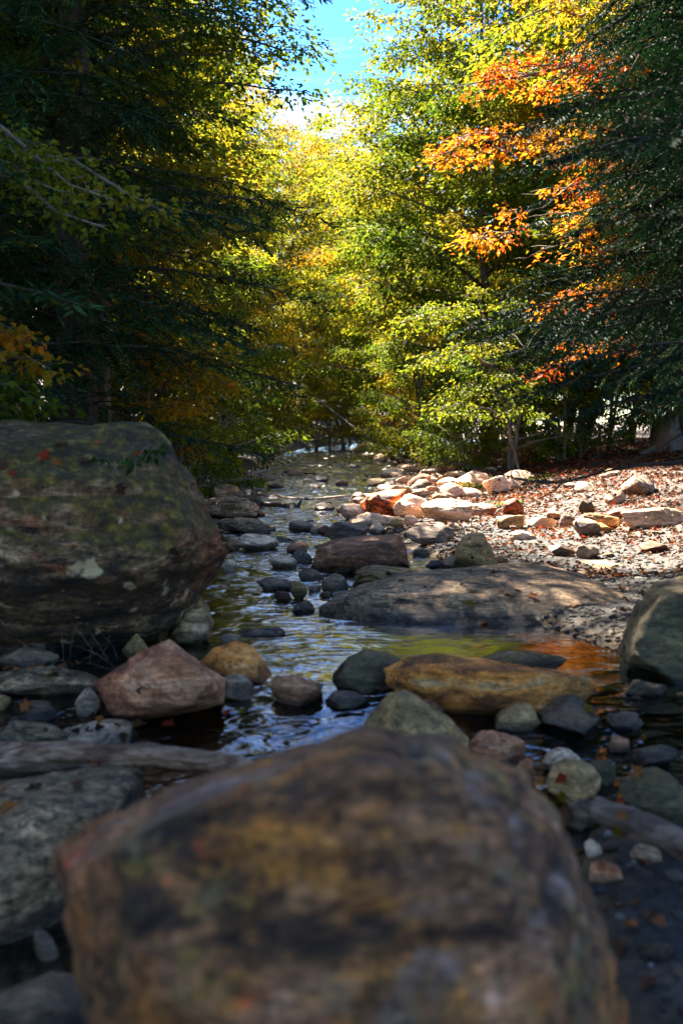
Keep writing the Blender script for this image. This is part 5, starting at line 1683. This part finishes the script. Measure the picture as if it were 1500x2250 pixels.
hero_tree('maple_sapling', 'tree', 'sapling with a bright green leaf spray in front of the pale stems on the right',
          [(P(895, 705, 17), 2.6, 0.42, 0.6), (P(960, 690, 17.2), 2.8, 0.40, 0.6), (P(930, 800, 17), 2.0, 0.42, 0.7), (P(1010, 860, 17), 1.4, 0.38, 0.7), (P(1100, 830, 17.4), 1.6, 0.42, 0.8), (P(1150, 900, 17.4), 1.0, 0.36, 0.7), (P(960, 900, 17.5), 1.0, 0.42, 0.7), (P(1060, 760, 17.6), 2.2, 0.5, 0.8)],
          base_at(3.4, 18.6), 3.4, 0.035, 'bark', 0.085, 22, 0.26, 305, dens=5, lean=(-0.9, 0.1))
hero_tree('maple_sapling', 'tree', 'orange and green leaved maple low on the left bank before the dark hemlocks',
          [(P(400, 800, 11), 1.9, 0.66, 0.5), (P(330, 770, 11.2), 2.1, 0.70, 0.5), (P(450, 830, 11), 1.6, 0.64, 0.5), (P(500, 850, 11.2), 1.4, 0.58, 0.5), (P(390, 900, 10.8), 1.0, 0.66, 0.5), (P(300, 830, 11), 1.6, 0.3, 0.5), (P(430, 950, 11), 0.7, 0.45, 0.5), (P(350, 720, 11.5), 2.4, 0.4, 0.5), (P(470, 780, 11.6), 2.2, 0.4, 0.5)],
          base_at(-2.35, 12.2), 2.9, 0.035, 'bark', 0.075, 18, 0.2, 306, dens=6)

# bare dark branch hanging into the view from the near hemlock
hb_ = link('hanging_branch', None, loc=P(1500, 1012, 4.3), label='bare dark branch hanging low across the right above the leafy bank', cat='branch')
l0 = P(1500, 1012, 4.3)
for nm, px_ in (('limb', [(1640, 1005), (1500, 1016), (1400, 1022), (1330, 1035), (1235, 1062), (1160, 1058), (1070, 1035), (960, 1008)]),
                ('twig', [(1235, 1060), (1215, 1080), (1180, 1098), (1150, 1106)]), ('twig', [(1500, 950), (1440, 990), (1370, 1020), (1300, 1045)])):
    q = np.array([P(x, y, 4.3 + 0.04 * i) for i, (x, y) in enumerate(px_)]) - l0
    link(nm, log_mesh(nm, q, [0.011, 0.008, 0.006, 0.0025] if nm == 'limb' else [0.005, 0.0015], 'darktwig', 61, sides=7, seg=40, rough=0.2), parent=hb_)

# the pale trunk at the back of the leafy bank, with root flare
pt = link('maple_tree', None, loc=base_at(7.05, 21.6), label='big pale trunk with flaring roots at the back of the leafy bank, far right', cat='tree')
link('trunk', log_mesh('trunk', [[0.0, 0, -0.3], [0.0, 0, 0.12], [0, 0, 0.6], [-0.05, 0, 3], [-0.1, 0, 7], [0.1, 0, 11]], [0.42, 0.36, 0.22, 0.20, 0.15, 0.06], 'bark_pale', 71, sides=28, seg=90, rough=0.15), parent=pt)
for i in range(6):
    a = i * 1.05 + 0.3
    link('root', log_mesh('root', [[0.1 * math.cos(a), 0.1 * math.sin(a), 0.25], [0.32 * math.cos(a), 0.32 * math.sin(a), 0.06], [0.75 * math.cos(a), 0.75 * math.sin(a), -0.08]], [0.10, 0.08, 0.03], 'bark_pale', 72 + i, sides=10, seg=16), parent=pt)
link('crown', MAP_A[1], parent=pt)

# low green plants among the rocks
for i, (x, y, n_, sz, lab) in enumerate([(1052, 1076, 14, 0.07, 'bright green herb growing between the pale rocks of the bar'), (1075, 1066, 16, 0.08, 'larger bright green herb patch under the bushes of the bar'),
                                        (1030, 1090, 9, 0.05, 'small green herb among the white rocks'), (1180, 1062, 14, 0.07, 'green plant at the back of the leafy bar'),
                                        (1096, 1122, 9, 0.05, 'small weed at the foot of the grey tilted slab'), (468, 1088, 16, 0.07, 'green leafy weed over the mossy rock on the left bank'),
                                        (515, 1050, 14, 0.07, 'green weed below the left bank shrubs'), (285, 1045, 8, 0.05, 'tuft of dark fern rooted on the mossy boulder')]):
    if i == 7:
        g_ = P(x, y, 4.42)
    else:
        g_ = G(x, y)
    fo = Foliage(400 + i)
    r_ = fo.rng
    for q in range(n_):
        a = r_.uniform(0, 6.28)
        pts, _ = polyline((r_.normal(0, 0.06), r_.normal(0, 0.06), 0), a, 1.2, 0.3, r_.uniform(0.08, 0.22), 4, r_)
        fo.tube(pts, 0.003, 0.001, 3)
        fo.c.append(pts[-1:]); fo.d.append(norm(pts[-1:] - pts[-2:-1])); fo.r.append(np.array([sz])); fo.t.append(np.array([0.36 if i < 7 else 0.1]))
    e = link('green_plant', None, loc=g_, label=lab, cat='plant')
    link('stem', fo.wood_mesh('stem', 'twig'), parent=e)
    o = link('foliage', fo.leaf_mesh('foliage', 'leaf', 9, sz * 0.8, None, gap=0), parent=e)
    o.color = (1, 1, 1, 1)

FAR = [(-1.2, 44.5, 0.75, 0.12, 'lowest golden foliage hanging at the left of the far pool'), (1.6, 45.5, 0.8, 0.14, 'lowest golden foliage at the right of the far pool'),
       (0.2, 49.0, 0.8, 0.12, 'low yellow foliage in the middle of the bend'), (3.6, 43.0, 0.9, 0.10, 'leafy yellow sapling behind the white far boulder'),
       (-3.2, 44.5, 1.0, 0.10, 'leafy sapling left of the far pool, second from the water'), (2.6, 36.0, 0.8, 0.12, 'golden sapling on the right above the fallen trunk')]
for i, (x, y, sc_i, sh, lab) in enumerate(FAR):
    T('maple_sapling', (SAP_A, SAP_B)[i % 2], x, y, lab, rot=i * 1.3, sc=sc_i, shift=sh)

# unseen trees added behind and beside the camera to shade near front faces
for i, (x, y, pr, sc_i, lab) in enumerate([(-1.6, -4.8, HEM_A, 1.0, 'hemlock standing behind the viewer, left'), (5.6, -2.2, HEM_B, 1.2, 'hemlock behind the viewer at right'),
                                    (-5.2, -2.0, HEM_A, 1.0, 'hemlock behind the viewer at left'), (8.2, 5.0, MAP_A, 1.0, 'unseen maple added for shade outside the right edge')]):
    T('hemlock_tree' if 'hemlock' in lab else 'maple_tree', pr, x, y, lab, rot=i * 1.1, sc=sc_i)

T('hemlock_tree', HEM_N, 3.9, 8.6, 'dark hemlock between the near one and the tall one at the right edge', rot=0.15, sc=1.05, shift=-0.2)
for i, (x, y, sc_i, lab) in enumerate([(7.6, 19.6, 0.6, 'shaded low sapling in front of the big pale trunk, left side'), (9.6, 19.5, 0.85, 'shaded sapling right of the big pale trunk'), (11.8, 24.5, 1.1, 'dense sapling behind the pale trunk at the right edge'),
                                       (8.4, 29.5, 1.2, 'dense sapling deep behind the pale trunk'), (14.5, 22.0, 1.2, 'outermost sapling on the right slope')]):
    T('maple_sapling', (SAP_B, SAP_A)[i % 2], x, y, lab, rot=i * 1.7, sc=sc_i, shift=0.04)

for i, (x, y, pr, sc_i, sh, lab) in enumerate([(-3.4, 66.0, MAP_A, 1.25, 0.06, 'tall tree closing the view left of the pale yellow one'), (0.2, 84.0, MAP_B, 1.6, 0.05, 'tallest distant tree standing under the patch of sky'),
                                               (-1.0, 95.0, MAP_C, 1.9, 0.02, 'remotest tree crown under the cloud'), (-5.2, 30.5, MAP_B, 0.95, 0.0, 'dark green maple on the left slope above the far riffle')]):
    T('maple_tree', pr, x, y, lab, rot=i * 2.1, sc=sc_i, shift=sh)
